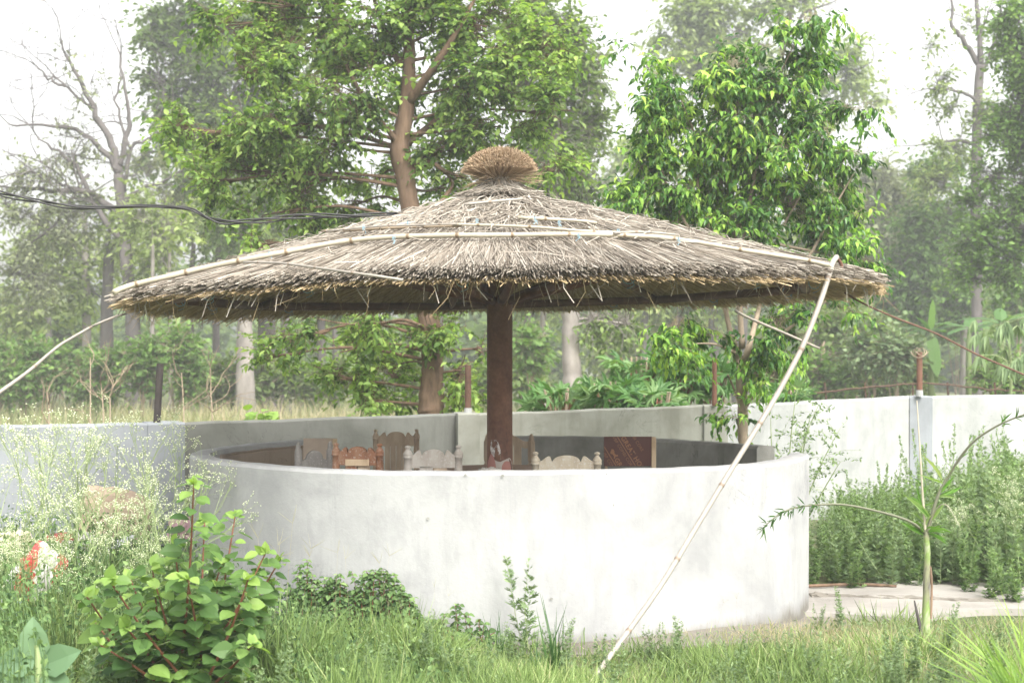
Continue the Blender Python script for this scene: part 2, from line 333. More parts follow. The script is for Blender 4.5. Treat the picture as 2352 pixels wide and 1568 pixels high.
# ------------------------------------------------------------------ round wall
def arc_wall(mb, a0, a1, ro, ri, z0, h, seg, taper=False):
    n=seg+1; V=[]
    prof=[(ro,z0),(ro,h*.33),(ro,h*.66),(ro,h-.018),(ro-.012,h),((ro+ri)/2,h+.004),(ri+.012,h),(ri,h-.02),(ri,h*.5),(ri,z0)]
    for i in range(n):
        a=math.radians(a0+(a1-a0)*i/seg); w=.006*math.sin(a*9)+.004*math.sin(a*23+1)
        hz=.004*math.sin(a*5+2)+.0015*math.sin(a*31)
        for r,z in prof:
            V.append((CXR+(r+w+ .003*math.sin(z*19+a*11))*math.cos(a), CYR+(r+w)*math.sin(a), z+(hz if z>.5 else 0)))
    k=len(prof); Q=[(i*k+j,(i+1)*k+j,(i+1)*k+j+1,i*k+j+1) for i in range(seg) for j in range(k-1)]
    T=[(e,e+j,e+j+1) if e==0 else (e,e+j+1,e+j) for e in (0,seg*k) for j in range(1,k-1)]
    mb.add(V,Q,T)
rw=empty('round_wall',(CXR,CYR,0)); tag(rw,'low white limewashed curved wall around the seating under the thatched roof','wall')
def child(o,root): 
    o.parent=root; o.matrix_parent_inverse=Matrix.Translation(-root.location); return o
mb=MB(); arc_wall(mb,137,349,RO,RI,-.25,WH,150); o=child(mb.build('front_wall',[M_wall],smooth=False),rw)
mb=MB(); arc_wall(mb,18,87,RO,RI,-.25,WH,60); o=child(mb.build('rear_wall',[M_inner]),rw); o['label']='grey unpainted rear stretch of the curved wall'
mb=MB(); arc_wall(mb,138,176,RI-.004,RI-.012,-.2,WH-.035,30); o=child(mb.build('wall_render',[M_innerL]),rw)
# little chips and holes on the wall face
mb=MB()
for px,py in ((1265,1373),(1155,1091),(1070,1090),(985,1190),(1408,1162),(1390,1090)):
    x=PXY(px,8.3); a=-math.acos(max(-1,min(1,(x-CXR)/RO))); c0=Vector((CXR+(RO+.004)*math.cos(a),CYR+(RO+.004)*math.sin(a),CH-(py-HZ)/F*8.25))
    k=8; V=[c0]+[c0+Vector((math.cos(t)*.009*random.uniform(.6,1.3),-.001,math.sin(t)*.007*random.uniform(.6,1.3))) for t in np.arange(k)/k*6.283]
    mb.add([tuple(v) for v in V],None,[(0,1+i,1+(i+1)%k) for i in range(k)])
child(mb.build('pitting',[M_inner]),rw)
# ------------------------------------------------------------------ boundary wall
bw=empty('boundary_wall',(0,13,0)); tag(bw,'long rendered boundary wall behind the seating circle, patchy white, grey and yellowed','wall')
def wallseg(name, p0, p1, th, mat, lab=None, n=24):
    """p=(px,py,D) of the top front edge; wall of thickness th behind it"""
    A=P(*p0); B=P(*p1); d=(B-A); d.z=0; d.normalize(); nn=Vector((-d.y,d.x,0))
    V=[];k=7
    for i in range(n+1):
        t=i/n; c=A.lerp(B,t); hz=.002*math.sin(i*1.7+A.x)+.003*math.sin(i*.6)
        for off,z in ((0,-.3),(0,c.z*.5),(0,c.z-.015+hz),(.012,c.z+hz),(th-.012,c.z+hz),(th,c.z-.015+hz),(th,-.3)):
            q=c+nn*(off+(.003*math.sin(i*2.3) if n>6 else 0)); V.append((q.x,q.y,z))
    Q=[(i*k+j,(i+1)*k+j,(i+1)*k+j+1,i*k+j+1) for i in range(n) for j in range(k-1)]
    T=[(e,e+j,e+j+1) if e else (e,e+j+1,e+j) for e in (0,n*k) for j in range(1,k-1)]
    mb=MB(); mb.add(V,Q,T); o=child(mb.build(name,[mat]),bw)
    if lab: o['label']=lab
    return o
wallseg('wall_panel',(-700,986,10.4),(342,972,12.02),.16,M_bwallL,'bluish white wall panel at far left')
wallseg('pillar',(340,971,12.0),(425,970,12.1),.34,M_bwallL,'broad pillar with a crumbling grey stain on its right edge',4)
wallseg('wall_panel',(424,971,12.42),(1054,950,14.0),.14,M_bwallM,'bare grey cement wall panel')
wallseg('pillar',(1052,949,13.86),(1102,949,13.9),.34,M_bwallC,'pillar behind the dark post',3)
wallseg('wall_panel',(1100,950,14.02),(1622,931,15.0),.14,M_bwallC,'yellowed wall panel with dark spots')
wallseg('pillar',(1618,931,14.95),(1672,930,15.0),.3,M_bwallC,None,3)
wallseg('wall_panel',(1670,931,15.02),(2094,910,16.0),.14,M_bwallR,'bright white wall panel')
wallseg('pillar',(2090,910,15.97),(2142,910,16.0),.3,M_bwallL,'pillar strip coloured as a bluish shaded face under the post with the wire coil',3)  # shade of the pillar's side face is put into this bluish colour
wallseg('wall_panel',(2140,910,16.02),(2900,897,17.2),.14,M_bwallR)
def stain(name, x0,x1,y0,y1,D,mat): pass
# steel posts standing on the wall
def post(px,py0,py1,D,r,mat,label,lean=0,collar=None,coil=False):
    b0=P(px,py1,D); t0=P(px+lean,py0,D)
    root=empty('steel_post',b0); tag(root,label,'post','steel posts set in the top of the boundary wall')
    mb=MB(); n=10; pts=[b0.lerp(t0,i/n) for i in range(n+1)]
    tube(mb,pts,[r*1.0]*(n+1),12,.5,0,False); tube(mb,[t0,t0-Vector((0,0,.04))],[r*.86,r*.86],12,.1); 
    # rim
    child(mb.build('post_tube',[mat],smooth=True),root)
    if collar: mb=MB(); tube(mb,[b0,b0+(t0-b0)*collar],[r*1.25,r*1.15],12,.5); child(mb.build('mortar_socket',[M_bwallR]),root)
    if coil:
        mb=MB()
        for q in range(3):
            pts=[t0+Vector((math.cos(a)*(.05+.02*q),math.sin(a)*.05,.01-.02*q+.03*math.sin(a*2+q))) for a in np.linspace(0,6.6,22)]
            tube(mb,pts,.004,5,.6)
        child(mb.build('wire_coil',[M_dry]),root)
post(360,835,975,12.1,.028,M_blackpipe,'blackened steel post leaning slightly on the wall left of the roof',lean=8)
post(1075,838,950,13.95,.029,M_rustd,'dark brown steel post with a pale mortar foot, just left of the central column',collar=.12)
post(1641,822,932,14.95,.023,M_rust,'thin rusty steel post behind the small ficus tree')
post(2112,808,910,15.95,.031,M_rust,'rusty steel post in a white socket with a wire coil around its head',collar=.14,coil=True)
# ------------------------------------------------------------------ thatched shelter
sh=empty('thatched_shelter',(CXR,CYR,0)); tag(sh,'round umbrella-shaped straw thatched shelter on one rusty steel column','shelter')
TILT=.024
def ztop(r): return 2.585-.272*r
def zund(r): return 2.50-.258*r
def pol(r,a,z): return np.stack([CXR+r*np.cos(a), CYR+r*np.sin(a), z+TILT*r*np.cos(a)],-1)
TB=1.885
mb=MB(); tube(mb,[(CXR,CYR,-.1),(CXR,CYR,.7),(CXR,CYR,.82),(CXR,CYR,TB),(CXR,CYR,2.5)],[.083]*4+[.06],28,.5,0,True)
# faded white smear and pink repair patches on the post foot, slightly proud
col=child(mb.build('column',[M_rust],smooth=True),sh)
m_,nt_,b_=newmat('flaked_white_paint'); n1=noise(nt_,26,6,.8,(1,1,.35)); 
tr=nt_.nodes.new('ShaderNodeBsdfTransparent'); mx=nt_.nodes.new('ShaderNodeMixShader'); fac=ramp(nt_,n1,[(.49,(0,0,0)),(.54,(1,1,1))])
b_.inputs['Base Color'].default_value=(.55,.52,.49,1); nt_.links.new(fac,mx.inputs[0]); nt_.links.new(tr.outputs[0],mx.inputs[1]); nt_.links.new(b_.outputs[0],mx.inputs[2]); nt_.links.new(mx.outputs[0],nt_.nodes['Material Output'].inputs[0]); M_flake=m_
m_,nt_,b_=newmat('pink_primer'); b_.inputs['Base Color'].default_value=(.36,.17,.145,1); b_.inputs['Roughness'].default_value=.8; M_pink=m_
m_,nt_,b_=newmat('cement_smear'); b_.inputs['Base Color'].default_value=(.42,.38,.34,1); b_.inputs['Roughness'].default_value=.9; M_smear=m_
def patch(name, outline, mat, r):
    """outline in d-px on the column's front surface"""
    o=np.array(outline,float); c=o.mean(0); V=[]; 
    def onpost(p):
        x=(p[0]-1147)/F*CYR; x=max(-.0815,min(.0815,x)); a=-math.acos(x/.083)
        return (CXR+r*math.cos(a),CYR+r*math.sin(a),CH-(p[1]-HZ)/F*(CYR-.08))
    o=sm(list(o)+[o[0]],4)[:-1]; rings=5; k=len(o)
    V=[onpost(c)]+[onpost(c+(q-c)*(j+1)/rings) for j in range(rings) for q in o]
    T=[(0,1+(i+1)%k,1+i) for i in range(k)]
    Q=[(1+j*k+i,1+j*k+(i+1)%k,1+(j+1)*k+(i+1)%k,1+(j+1)*k+i) for j in range(rings-1) for i in range(k)]
    mb=MB(); mb.add(V,Q,T); return child(mb.build(name,[mat],smooth=True),sh)
patch('paint_flakes',[(1128,1010),(1142,1012),(1150,1040),(1148,1062),(1134,1055),(1126,1030)],M_flake,.0845)
patch('cement_smear',[(1121,1072),(1128,1054),(1146,1060),(1158,1056),(1172,1054),(1173,1092),(1121,1092)],M_smear,.0838)
patch('paint_patch',[(1120,1078),(1121,1062),(1128,1042),(1136,1056),(1138,1080),(1122,1082)],M_pink,.0855)
patch('paint_patch',[(1152,1070),(1158,1060),(1168,1060),(1172,1074),(1170,1090),(1154,1090)],M_pink,.0855)
# frame
RA=[math.radians(11+45*i) for i in range(8)]
def fr(r,a,dz=0): return (CXR+r*math.cos(a),CYR+r*math.sin(a),zund(r)-.045+dz+TILT*r*math.cos(a))
mb=MB(); corners=[fr(2.1,a,.0) for a in RA]
for i in range(8): tube(mb,[corners[i],corners[(i+1)%8]],.03,10,.5,0,True)
child(mb.build('ring_beam',[M_rustd],smooth=True),sh)
mb=MB(); c2=[fr(1.15,a,.0) for a in RA]
for i in range(8): tube(mb,[c2[i],c2[(i+1)%8]],.022,8,.5,0,True)
child(mb.build('inner_ring',[M_rustd],smooth=True),sh)
for a in RA:
    mb=MB(); tube(mb,[fr(.06,a),fr(2.13,a)],.027,10); child(mb.build('rafter',[M_rustd],smooth=True),sh)
    mb=MB(); tube(mb,[(CXR+.06*math.cos(a),CYR+.06*math.sin(a),TB-.02),fr(1.18,a,-.02)],.03,10); child(mb.build('strut',[M_rust],smooth=True),sh)
# thatch: packed core plus individual straws
core=MB(); n=96
rp=[(.10,ztop(.10)-.05),(.6,ztop(.6)-.03),(1.3,ztop(1.3)-.03),(2.0,ztop(2.0)-.03),(2.30,ztop(2.30)-.03),(2.33,ztop(2.33)-.045),(2.30,zund(2.30)+.025),(2.0,zund(2.0)+.02),(1.3,zund(1.3)+.02),(.10,zund(.1)+.02)]
V=[(CXR+r*math.cos(t),CYR+r*math.sin(t),z+TILT*r*math.cos(t)) for r,z in rp for t in np.arange(n)/n*2*math.pi]
Q=[(i*n+j,i*n+(j+1)%n,(i+1)*n+(j+1)%n,(i+1)*n+j) for i in range(len(rp)-1) for j in range(n)]
core.add(V,Q,None,.3,0)
def edge_r(a): return 2.385+.03*np.sin(a*5+1)+.02*np.sin(a*11)+.012*np.sin(a*29)+.01*np.sin(a*53)
def straws(mb,n,rlo,rhi,Llo,Lhi,zoff,zsp,jit,tlo,thi,mat,w=.0036,to_edge=False,lift=0.0,curl=0.0,under=False,droop=0):
    a=rng.uniform(0,2*np.pi,n); Ln=rng.uniform(Llo,Lhi,n)
    if to_edge: r1=edge_r(a)+rng.normal(0,.036,n); r0=r1-Ln
    else:
        r0=np.sqrt(rng.uniform(rlo**2,rhi**2,n)); r1=np.minimum(r0+Ln, edge_r(a)+rng.normal(0,.03,n))
    # clumps of straws share a common slant
    ck=np.floor(a*9).astype(int)%64; slant=rng.normal(0,jit*.7,64)[ck]
    da=(rng.normal(0,jit,n)+slant)/np.maximum(r1,.35)*np.maximum(r1-r0,.05)
    zo=zoff+rng.uniform(0,1,n)*zsp; zf=zund if under else ztop
    rm=(r0+r1)/2; lf=rng.normal(0,1,n)*lift
    P0=pol(r0,a,zf(r0)+zo*.6); P1=pol(rm,a+da*.5+rng.normal(0,curl,n),zf(rm)+zo+lf*.3+ (.5*np.abs(rng.normal(0,curl,n)))); P2=pol(r1,a+da,zf(r1)+zo+lf-droop*rng.uniform(0,1,n)*(.3+1.9*np.exp(-((np.mod(a,2*np.pi)-2.55)/.5)**2)+1.6*np.exp(-((np.mod(a,2*np.pi)-.65)/.4)**2)))
    ww=w*rng.uniform(.6,1.35,n)
    strands(mb,P0,P1,P2,ww*.9,ww,ww,rng.uniform(tlo,thi,n),mat)
ringg=[]
straws(core,30000,.9,2.15,.5,1.0,-.012,.030,.10,.0,1.0,1,.0027,lift=.006)
straws(core,18000,0,0,.35,.9,-.012,.030,.10,.05,1.0,1,.0028,to_edge=True,lift=.007)
straws(core,5200,.2,1.05,.16,.45,-.012,.034,.26,.30,1.0,1,.0032,lift=.010,curl=.025)
straws(core,900,.14,1.9,.08,.25,.008,.022,.6,.45,1.0,1,.0022,lift=.010,curl=.04)
straws(core,160,.3,2.2,.08,.2,.012,.02,1.2,.6,1.0,1,.003,lift=.012,curl=.02)
for zl in (-.022,-.040):
    straws(core,7500,0,0,.12,.3,zl,.022,.14,.0,1.0,2,.0032,to_edge=True,lift=.009)
straws(core,12000,.5,2.1,.35,.8,-.012,.025,.16,.1,1.0,3,.0036,under=True,lift=.006)
straws(core,9000,0,0,.3,.7,-.006,.02,.13,.1,1.0,3,.0028,under=True,to_edge=True,lift=.006,droop=.03)
# loose hanging stalks
n=420; a=rng.uniform(0,2*np.pi,n); r=rng.uniform(1.6,2.45,n); L=rng.uniform(.04,.20,n)**1.0; z=zund(r)
P0=pol(r,a,z); P1=P0+np.stack([rng.normal(0,.02,n),rng.normal(0,.02,n),-L*.5],-1); P2=P1+np.stack([rng.normal(0,.05,n),rng.normal(0,.05,n),-L*.6],-1)
strands(core,P0,P1,P2,.0016,.0015,.0009,rng.uniform(.2,1,n),3)
n=150; a=rng.uniform(0,2*np.pi,n); r=edge_r(a)-rng.uniform(0,.12,n); L=rng.uniform(.03,.13,n)
P0=pol(r,a,ztop(r)-.06); P1=P0+pol(rng.uniform(0,.05,n),a,-L*.4)-np.array([CXR,CYR,0]); P2=P1+np.stack([rng.normal(0,.03,n),rng.normal(0,.03,n),-L*.7],-1)
strands(core,P0,P1,P2,.003,.003,.0025,rng.uniform(.5,1,n),1)
o=child(core.build('thatch',[M_core,M_straw,M_tip,M_under]),sh)
# neck and tuft on the crown
tf=MB()
lathe(tf,[(.22,2.50),(.15,2.56),(.09,2.61),(.07,2.65),(.10,2.69),(.13,2.715),(.10,2.74),(.0,2.75)],CXR,CYR,24,.1,1)
n=900; a=rng.uniform(0,6.283,n); r0=rng.uniform(.05,.10,n); da=rng.normal(0,.9,n); L=rng.uniform(.5,1,n)
P0=pol(r0,a,rng.uniform(2.60,2.68,n)); P1=pol(r0+.05*L+.02,a+da*.5,2.59+rng.normal(0,.012,n)); P2=pol(r0+.17*L+.06,a+da,2.54+rng.normal(0,.015,n))
strands(tf,P0,P1,P2,.003,.003,.0026,rng.uniform(.3,1,n),2)
n=4200; a=rng.uniform(0,6.283,n); ph=np.arccos(rng.uniform(.12,1,n))    # polar angle from up
base=pol(rng.uniform(0,.055,n)*np.sin(ph)+.01,a,np.full(n,2.655)+.02*np.cos(ph))
R=.246*(1+rng.normal(0,.03,n)); xr=np.sin(ph)*R; zr=np.cos(ph)*(.170+rng.normal(0,.009,n))+.045
tip=pol(xr,a+rng.normal(0,.04,n),2.645+zr); mid=base*.45+tip*.55+np.stack([rng.normal(0,.004,n)]*3,-1)
strands(tf,base,mid,tip,.0020,.0029,.0026,np.clip(rng.normal(.6,.3,n),0,1),0)
n=160; a=rng.uniform(0,6.283,n); base=pol(np.full(n,.06),a,rng.uniform(2.63,2.67,n)); tip=pol(rng.uniform(.18,.33,n),a+rng.normal(0,.2,n),rng.uniform(2.60,2.72,n))
strands(tf,base,(base+tip)/2+np.array([0,0,.008]),tip,.0015,.0015,.001,rng.uniform(.4,1,n),0)
child(tf.build('crown_tuft',[M_tuft,M_core,M_straw]),sh)
# bamboo strips lashed over the thatch
def on_roof(px,py,off=.03):
    d=P(px,py,1.0)-Vector((0,0,CH)); best=None
    for t in np.linspace(7.4,10.6,640):
        q=Vector((0,0,CH))+d*t; r=math.hypot(q.x-CXR,q.y-CYR); e=q.z-(ztop(r)+TILT*(q.x-CXR)+off)
        if r>2.62: continue
        if best is None or abs(e)<best[0]: best=(abs(e),q.copy())
        if e<0 and best and t>7.5: break
    return best[1]
def bamboo(mb,pts,rad,node=.28,tint=.6,sides=10):
    pts=np.array([tuple(p) for p in pts]); s=np.concatenate([[0],np.cumsum(np.linalg.norm(np.diff(pts,axis=0),axis=1))]); tot=s[-1]
    u=[0]; x=node*.5
    while x<tot: u+= [x-.014,x-.004,x,x+.004,x+.014]; x+=node*random.uniform(.85,1.2)
    for k in np.linspace(0,tot,int(tot/.06)+2): u.append(k)
    u=np.array(sorted(set(np.clip(u,0,tot)))); nodes=[x for x in u]
    Pn=np.stack([np.interp(u,s,pts[:,i]) for i in range(3)],-1); rr=np.broadcast_to(rad,(2,)) if np.ndim(rad) else (rad,rad)
    r=np.interp(u,[0,tot],[rr[0],rr[1]]); 
    x=node*.5; rnd=np.ones(len(u)); tn=np.full(len(u),tint)
    # bulge where five samples bunch up
    for i in range(2,len(u)-2):
        if u[i+1]-u[i]<.0045 and u[i]-u[i-1]<.0045: rnd[i]=1.22; tn[i-1:i+2]=0; rnd[i-1]=rnd[i+1]=1.12
    start=mb.n; tube(mb,Pn,r*rnd,sides,.6,0); mb.t[-1][:len(u)*sides]=np.repeat(tn,sides)
def strip(path,rad,mat,off=.035,lab=None,t=.6,flat=False):
    pts=[on_roof(px,py,off) for px,py in path]; pts=sm(pts,8); mb=MB(); bamboo(mb,pts,rad,.32,t); o=child(mb.build('bamboo_strip',[mat],smooth=True),sh)
    if lab:o['label']=lab
strip([(262,671),(300,656),(400,632),(480,613),(560,597),(640,582),(700,570),(780,556),(870,546),(1000,541),(1150,540),(1300,538),(1450,541),(1560,550),(1700,573),(1800,589),(1850,597),(1905,609)],(.0165,.011),M_bamboo,.045,'long pale bamboo rod bent right across the front of the thatch')
strip([(740,531),(800,529),(870,525),(950,521),(1060,518)],(.008,.010),M_dry,.035,'dark split cane near the top left of the thatch')
strip([(1040,515),(1150,518),(1250,523),(1330,530),(1450,536),(1560,543)],(.008,.009),M_bamboo,.045)
strip([(750,531),(870,520),(960,517),(1050,514)],(.005,.005),M_bamboow,.055)
strip([(560,602),(640,604),(700,611),(800,625),(860,633),(926,643)],(.007,.007),M_bamboow,.05,'thin white cane slanting down the left of the thatch')
strip([(1066,470),(1120,464),(1200,457)],(.008,.009),M_bamboow,.05,'short white rod below the crown tuft')
strip([(1190,500),(1240,502),(1330,507),(1370,512)],(.012,.009),M_bamboo,.035)
strip([(1410,535),(1480,533),(1560,540)],(.008,.006),M_bamboow,.06)
for px,py in ((1096,508),(836,525),(938,514),(1285,512),(1420,532),(620,584),(1230,503),(905,548),(1330,541),(1560,551)):
    q=on_roof(px,py,.05); mb=MB()
    for k in range(2):
        pts=sm([q+Vector((.008*math.cos(t+k*1.3),-.006,.014*math.sin(t))) for t in (0,1.2,2.6,4,5.6)]+[q+Vector((random.uniform(-.02,.02),-.01,-.03))],3); tube(mb,pts,.002,5,.7)
    child(mb.build('twine_knot',[M_blue]),sh)
for i in range(14):
    a=math.radians(15+i*25.0); q=Vector((CXR+2.1*math.cos(a)*.97,CYR+2.1*math.sin(a)*.97,zund(2.1)-.055+TILT*2.05*math.cos(a))); mb=MB()
    tube(mb,[q+Vector((.035*math.cos(t),.0,.035*math.sin(t))) for t in np.linspace(0,6.28,12)],.003,5,.3); tube(mb,sm([q,q+Vector((.03,0,-.04)),q+Vector((-.01,0,-.06))],3),.002,5,.3)
    child(mb.build('twine_knot',[M_blue]),sh)
# free bamboo rods and cables
mb=MB(); A=[(1922,590,8.80),(1912,604,8.74),(1902,638,8.66),(1885,690,8.60),(1850,780,8.52),(1810,860,8.45),(1760,948,8.36),(1675,1085,8.20),(1590,1225,8.02),(1530,1325,7.87),(1470,1412,7.72),(1360,1562,7.42),(1352,1575,7.40)]
bamboo(mb,sm([P(*p) for p in A],6),(.0155,.013),.42,.75); o=mb.build('bamboo_pole',[M_bamboow],smooth=True); tag(o,'long bleached bamboo pole leaning from the thatch edge down past the white wall','bamboo pole')
mb=MB(); mb2=[P(1922,592,8.80),P(1931,604,8.82),P(1933,618,8.82),P(1926,628,8.82)]; tube(mb,sm(mb2,4),[.010]*13,8,.3); o2=mb.build('bark_strip',[M_rust]); o2.parent=o; o2['label']='curled brown strip at the top of the pole'
mb=MB(); bamboo(mb,sm([P(*p) for p in [(290,720,10.0),(262,728,9.95),(215,748,9.9),(170,773,9.8),(130,798,9.7),(65,853,9.5),(0,900,9.3),(-60,945,9.1)]],6),(.007,.013),.5,.7); tag(mb.build('bamboo_pole',[M_bamboow],smooth=True),'thin bamboo stick bending down from the left end of the thatch','bamboo pole')
mb=MB(); bamboo(mb,sm([P(*p) for p in [(1690,714,11.9),(1720,730,12.0),(1800,764,12.1),(1882,800,12.2)]],6),(.011,.010),.5,.5); tag(mb.build('bamboo_pole',[M_bamboow],smooth=True),'straight thin bamboo rod poking out behind the thatch over the ficus','bamboo pole')
mb=MB(); tube(mb,sm([P(*p) for p in [(1940,672,10.3),(1985,698,10.2),(2060,731,10.2),(2150,766,10.2),(2240,812,10.2),(2300,838,10.2),(2420,890,10.2)]],6),.0065,8,.2); tag(mb.build('dark_cable',[M_rustd]),'dark sagging cable running right from the thatch edge','cable')
mb=MB(); base=sm([P(*p) for p in [(-80,420,9.3),(0,444,9.4),(100,463,9.45),(200,477,9.5),(330,474,9.55),(430,480,9.55),(480,502,9.55),(530,509,9.55),(620,504,9.6),(700,495,9.65),(800,497,9.7),(900,492,9.8),(970,487,9.95)]],12)
for k in range(3):
    u=np.arange(len(base)); ph=u*.16+k*2.1; off=np.stack([np.zeros(len(u)),np.cos(ph)*.009,np.sin(ph)*(.010+.006*np.sin(u*.07+k))],-1); tube(mb,base+off,.0055,7,.5)
tag(mb.build('electric_cable',[M_black],smooth=True),'twisted black electric cables sagging in from the left onto the roof','cable')
# ------------------------------------------------------------------ chairs and table in the circle
def woodmat(name,a,b_,c,flake=.0):
    m,nt,b=newmat(name); n1=noise(nt,12,5,.6,(1,1,.3)); n2=noise(nt,85,4,.7); col=ramp(nt,n1,[(.33,a),(.55,b_),(.75,c)])
    if flake: col=mixc(nt,ramp(nt,n2,[(.58-flake*.12,(0,0,0)),(.66,(.75,)*3)]),col,(.40,.385,.35))
    nt.links.new(col,b.inputs['Base Color']); b.inputs['Roughness'].default_value=.8; bump(nt,b,n2,.2,.002); return m
W_red=woodmat('worn_varnished_wood',(.14,.06,.03),(.24,.11,.06),(.30,.20,.13),.12)
W_tan=woodmat('tan_wood',(.23,.17,.12),(.36,.28,.20),(.46,.37,.27))
W_white=woodmat('flaking_white_wood',(.22,.19,.16),(.33,.30,.265),(.42,.40,.37),.45)
W_cream=woodmat('flaking_cream_wood',(.22,.18,.13),(.33,.29,.22),(.42,.39,.33),.35)
W_grey=woodmat('silvered_wood',(.15,.135,.12),(.24,.225,.21),(.32,.305,.28),.1)
W_edge=woodmat('raw_plywood_edge',(.30,.20,.12),(.50,.38,.25),(.6,.48,.34))
def flatmat(name,c,r=.6,s=.3):
    m,nt,b=newmat(name); n=noise(nt,6,5,.6); col=mixc(nt,1.0,c,ramp(nt,n,[(.3,(.82,)*3),(.7,(1.1,)*3)]),'MULTIPLY'); nt.links.new(col,b.inputs['Base Color']); b.inputs['Roughness'].default_value=r; b.inputs['Specular IOR Level'].default_value=s; return m
M_film=flatmat('maroon_film_ply',(.085,.028,.022),.35); M_print=flatmat('faded_brown_print',(.27,.125,.06),.5); M_tanply=flatmat('tan_plywood',(.42,.34,.27),.6)
def turned(mb,x,y,zb,zt,r,oct=False,M=None,rear=0):
    """turned back post with finial; profile from seat up"""
    h=zt
    if oct:
        prof=[(r*.7,zb),(r*.7,h-.34),(r*.95,h-.33),(r*.6,h-.30),(r*.95,h-.26),(r*.55,h-.235),(r*1.1,h-.22),(r*.7,h-.205),(r*1.0,h-.19),(r*1.0,h-.06),(r*.75,h-.045),(r*.7,h-.03),(r*.4,h-.008),(0,h)]
        lathe(mb,prof,x,y,8,.5,0,M)
    else:
        prof=[(r*.8,zb),(r*.8,.50),(r,.52),(r*.93,h-.22),(r*.93,h-.165),(r*1.05,h-.16),(r*1.05,h-.152),(r*.9,h-.148),(r*1.05,h-.14),(r*.93,h-.134),(r*.90,h-.075),(r*1.12,h-.072),(r*1.12,h-.064),(r*.95,h-.060),(r*1.1,h-.054),(r*1.06,h-.046),(r*.60,h-.028),(r*.42,h-.022),(r*.46,h-.019),(r*.68,h-.013),(r*.64,h-.004),(0,h)]
        lathe(mb,prof,x,y,16,.5,0,M)
def rail_outline(w,z0,zc,kind):
    if kind=='scroll':   # centre arch with two pointed ears
        pts=[(-w/2,z0),(w/2,z0),(w/2,zc-.030)]
        for x,z in ((.44,-.022),(.37,-.004),(.33,.002),(.295,-.002),(.285,-.012),(.262,-.030)): pts.append((x*w,zc+z))
        for t in np.linspace(0,math.pi,13): pts.append((.25*w*math.cos(t),zc-.028+.034*math.sin(t)))
        for x,z in ((-.262,-.030),(-.285,-.012),(-.295,-.002),(-.33,.002),(-.37,-.004),(-.44,-.022),(-.5,-.030)): pts.append((x*w,zc+z))
        return pts
    if kind=='arch':
        pts=[(-w/2,z0),(w/2,z0),(w/2,zc-.06)]
        for t in np.linspace(.1,math.pi-.1,13): pts.append((.33*w*math.cos(t),zc-.055+.055*math.sin(t)))
        pts.append((-w/2,zc-.06)); return pts
    if kind=='bow':      # curve with its arms rising
        pts=[(w/2,zc-.075),(w/2,zc-.028)]
        for t in np.linspace(0,1,13): pts.append((w*(.42-.84*t),zc-.028+.05*math.sin(math.pi*t)**1.5))
        pts+=[(-w/2,zc-.028),(-w/2,zc-.075)]
        for t in np.linspace(0,1,9): pts.append((w*(-.40+.80*t),zc-.075+.025*math.sin(math.pi*t)))
        return pts
def chair(loc,rz,w,h,rail,railh,mat,label,r=.027,drop=.045,oct=False,slats=3,patchp=False,seatmat=None,facing=-1):
    """origin on the floor under the backrest; the seat lies towards +y*facing*-1"""
    root=empty('wooden_chair',loc,rz); tag(root,label,'chair','old wooden chairs around the table')
    sdir=1 if facing<0 else -1; sm_=seatmat or mat
    for s in (-1,1):
        mb=MB(); turned(mb,s*(w/2),0,0,h,r,oct); mb.build('back_post',[mat],root,smooth=not oct)
        mb=MB(); tube(mb,[(s*w/2,sdir*.38,0),(s*w/2,sdir*.38,.2),(s*w/2,sdir*.38,.43)],[.018,.024,.024],10); mb.build('leg',[mat],root,smooth=True)
    mb=MB(); extrude_poly(mb,rail_outline(w-2*r*.8,h-drop-railh,h-drop,rail),-.014,.014); mb.build('top_rail',[mat],root)
    if rail!='arch':
        for i in range(slats):
            sw=(w*.56)/slats; x=-w*.28+sw*(i+.5); mb=MB(); dz=.004*((i*7)%3-1)
            boxm(mb,(x-sw*.47,-.010+dz,.46),(x+sw*.47,.008+dz,h-drop-railh+.012),bev=.002); mb.build('slat',[W_tan if i%2 else mat],root)
    if patchp: mb=MB(); boxm(mb,(-w*.26,-.024,h-drop-railh-.004),(w*.28,-.015,h-drop-railh+.034),bev=.002); mb.build('mending_plank',[W_edge],root)
    mb=MB(); boxm(mb,(-w/2-.02,min(-.0*sdir,sdir*.40),.43),(w/2+.02,max(0,sdir*.40),.455),bev=.006); mb.build('seat',[sm_],root)
    mb=MB(); boxm(mb,(-w/2,-.008,.20),(w/2,.008,.23)); boxm(mb,(-w/2,sdir*.38-.008,.20),(w/2,sdir*.38+.008,.23)); mb.build('stretcher',[mat],root)
    return root
def at(px,D,z=0.0): return Vector((PXY(px,D),D,z))
def hz(py,D): return CH-(py-HZ)/F*D
FZ=-.02
chair(at(995,8.86,FZ),.10,.286,hz(1022,8.86)-FZ,'scroll',.100,W_white,'chair with flaking whitish scroll-topped back just behind the front wall, left of the column',r=.0245,drop=.028,slats=2)
chair(at(1301,8.80,FZ),-.03,.345,hz(1037,8.80)-FZ,'scroll',.13,W_cream,'chair with cream flaking scroll-topped back close behind the front wall, right of the column',r=.0235,drop=.026,slats=2)
chair(at(822,8.98,FZ),-.22,.262,hz(1017,8.98)-FZ,'scroll',.10,W_red,'chair with worn reddish brown scroll-topped back and a mending plank',r=.0235,drop=.026,patchp=True,slats=2)
chair(at(910,11.0,FZ),.06,.286,hz(985,11.0)-FZ,'scroll',.095,W_tan,'tall tan chair on the far side of the table facing the viewer',r=.021,drop=.024,slats=4,facing=1)
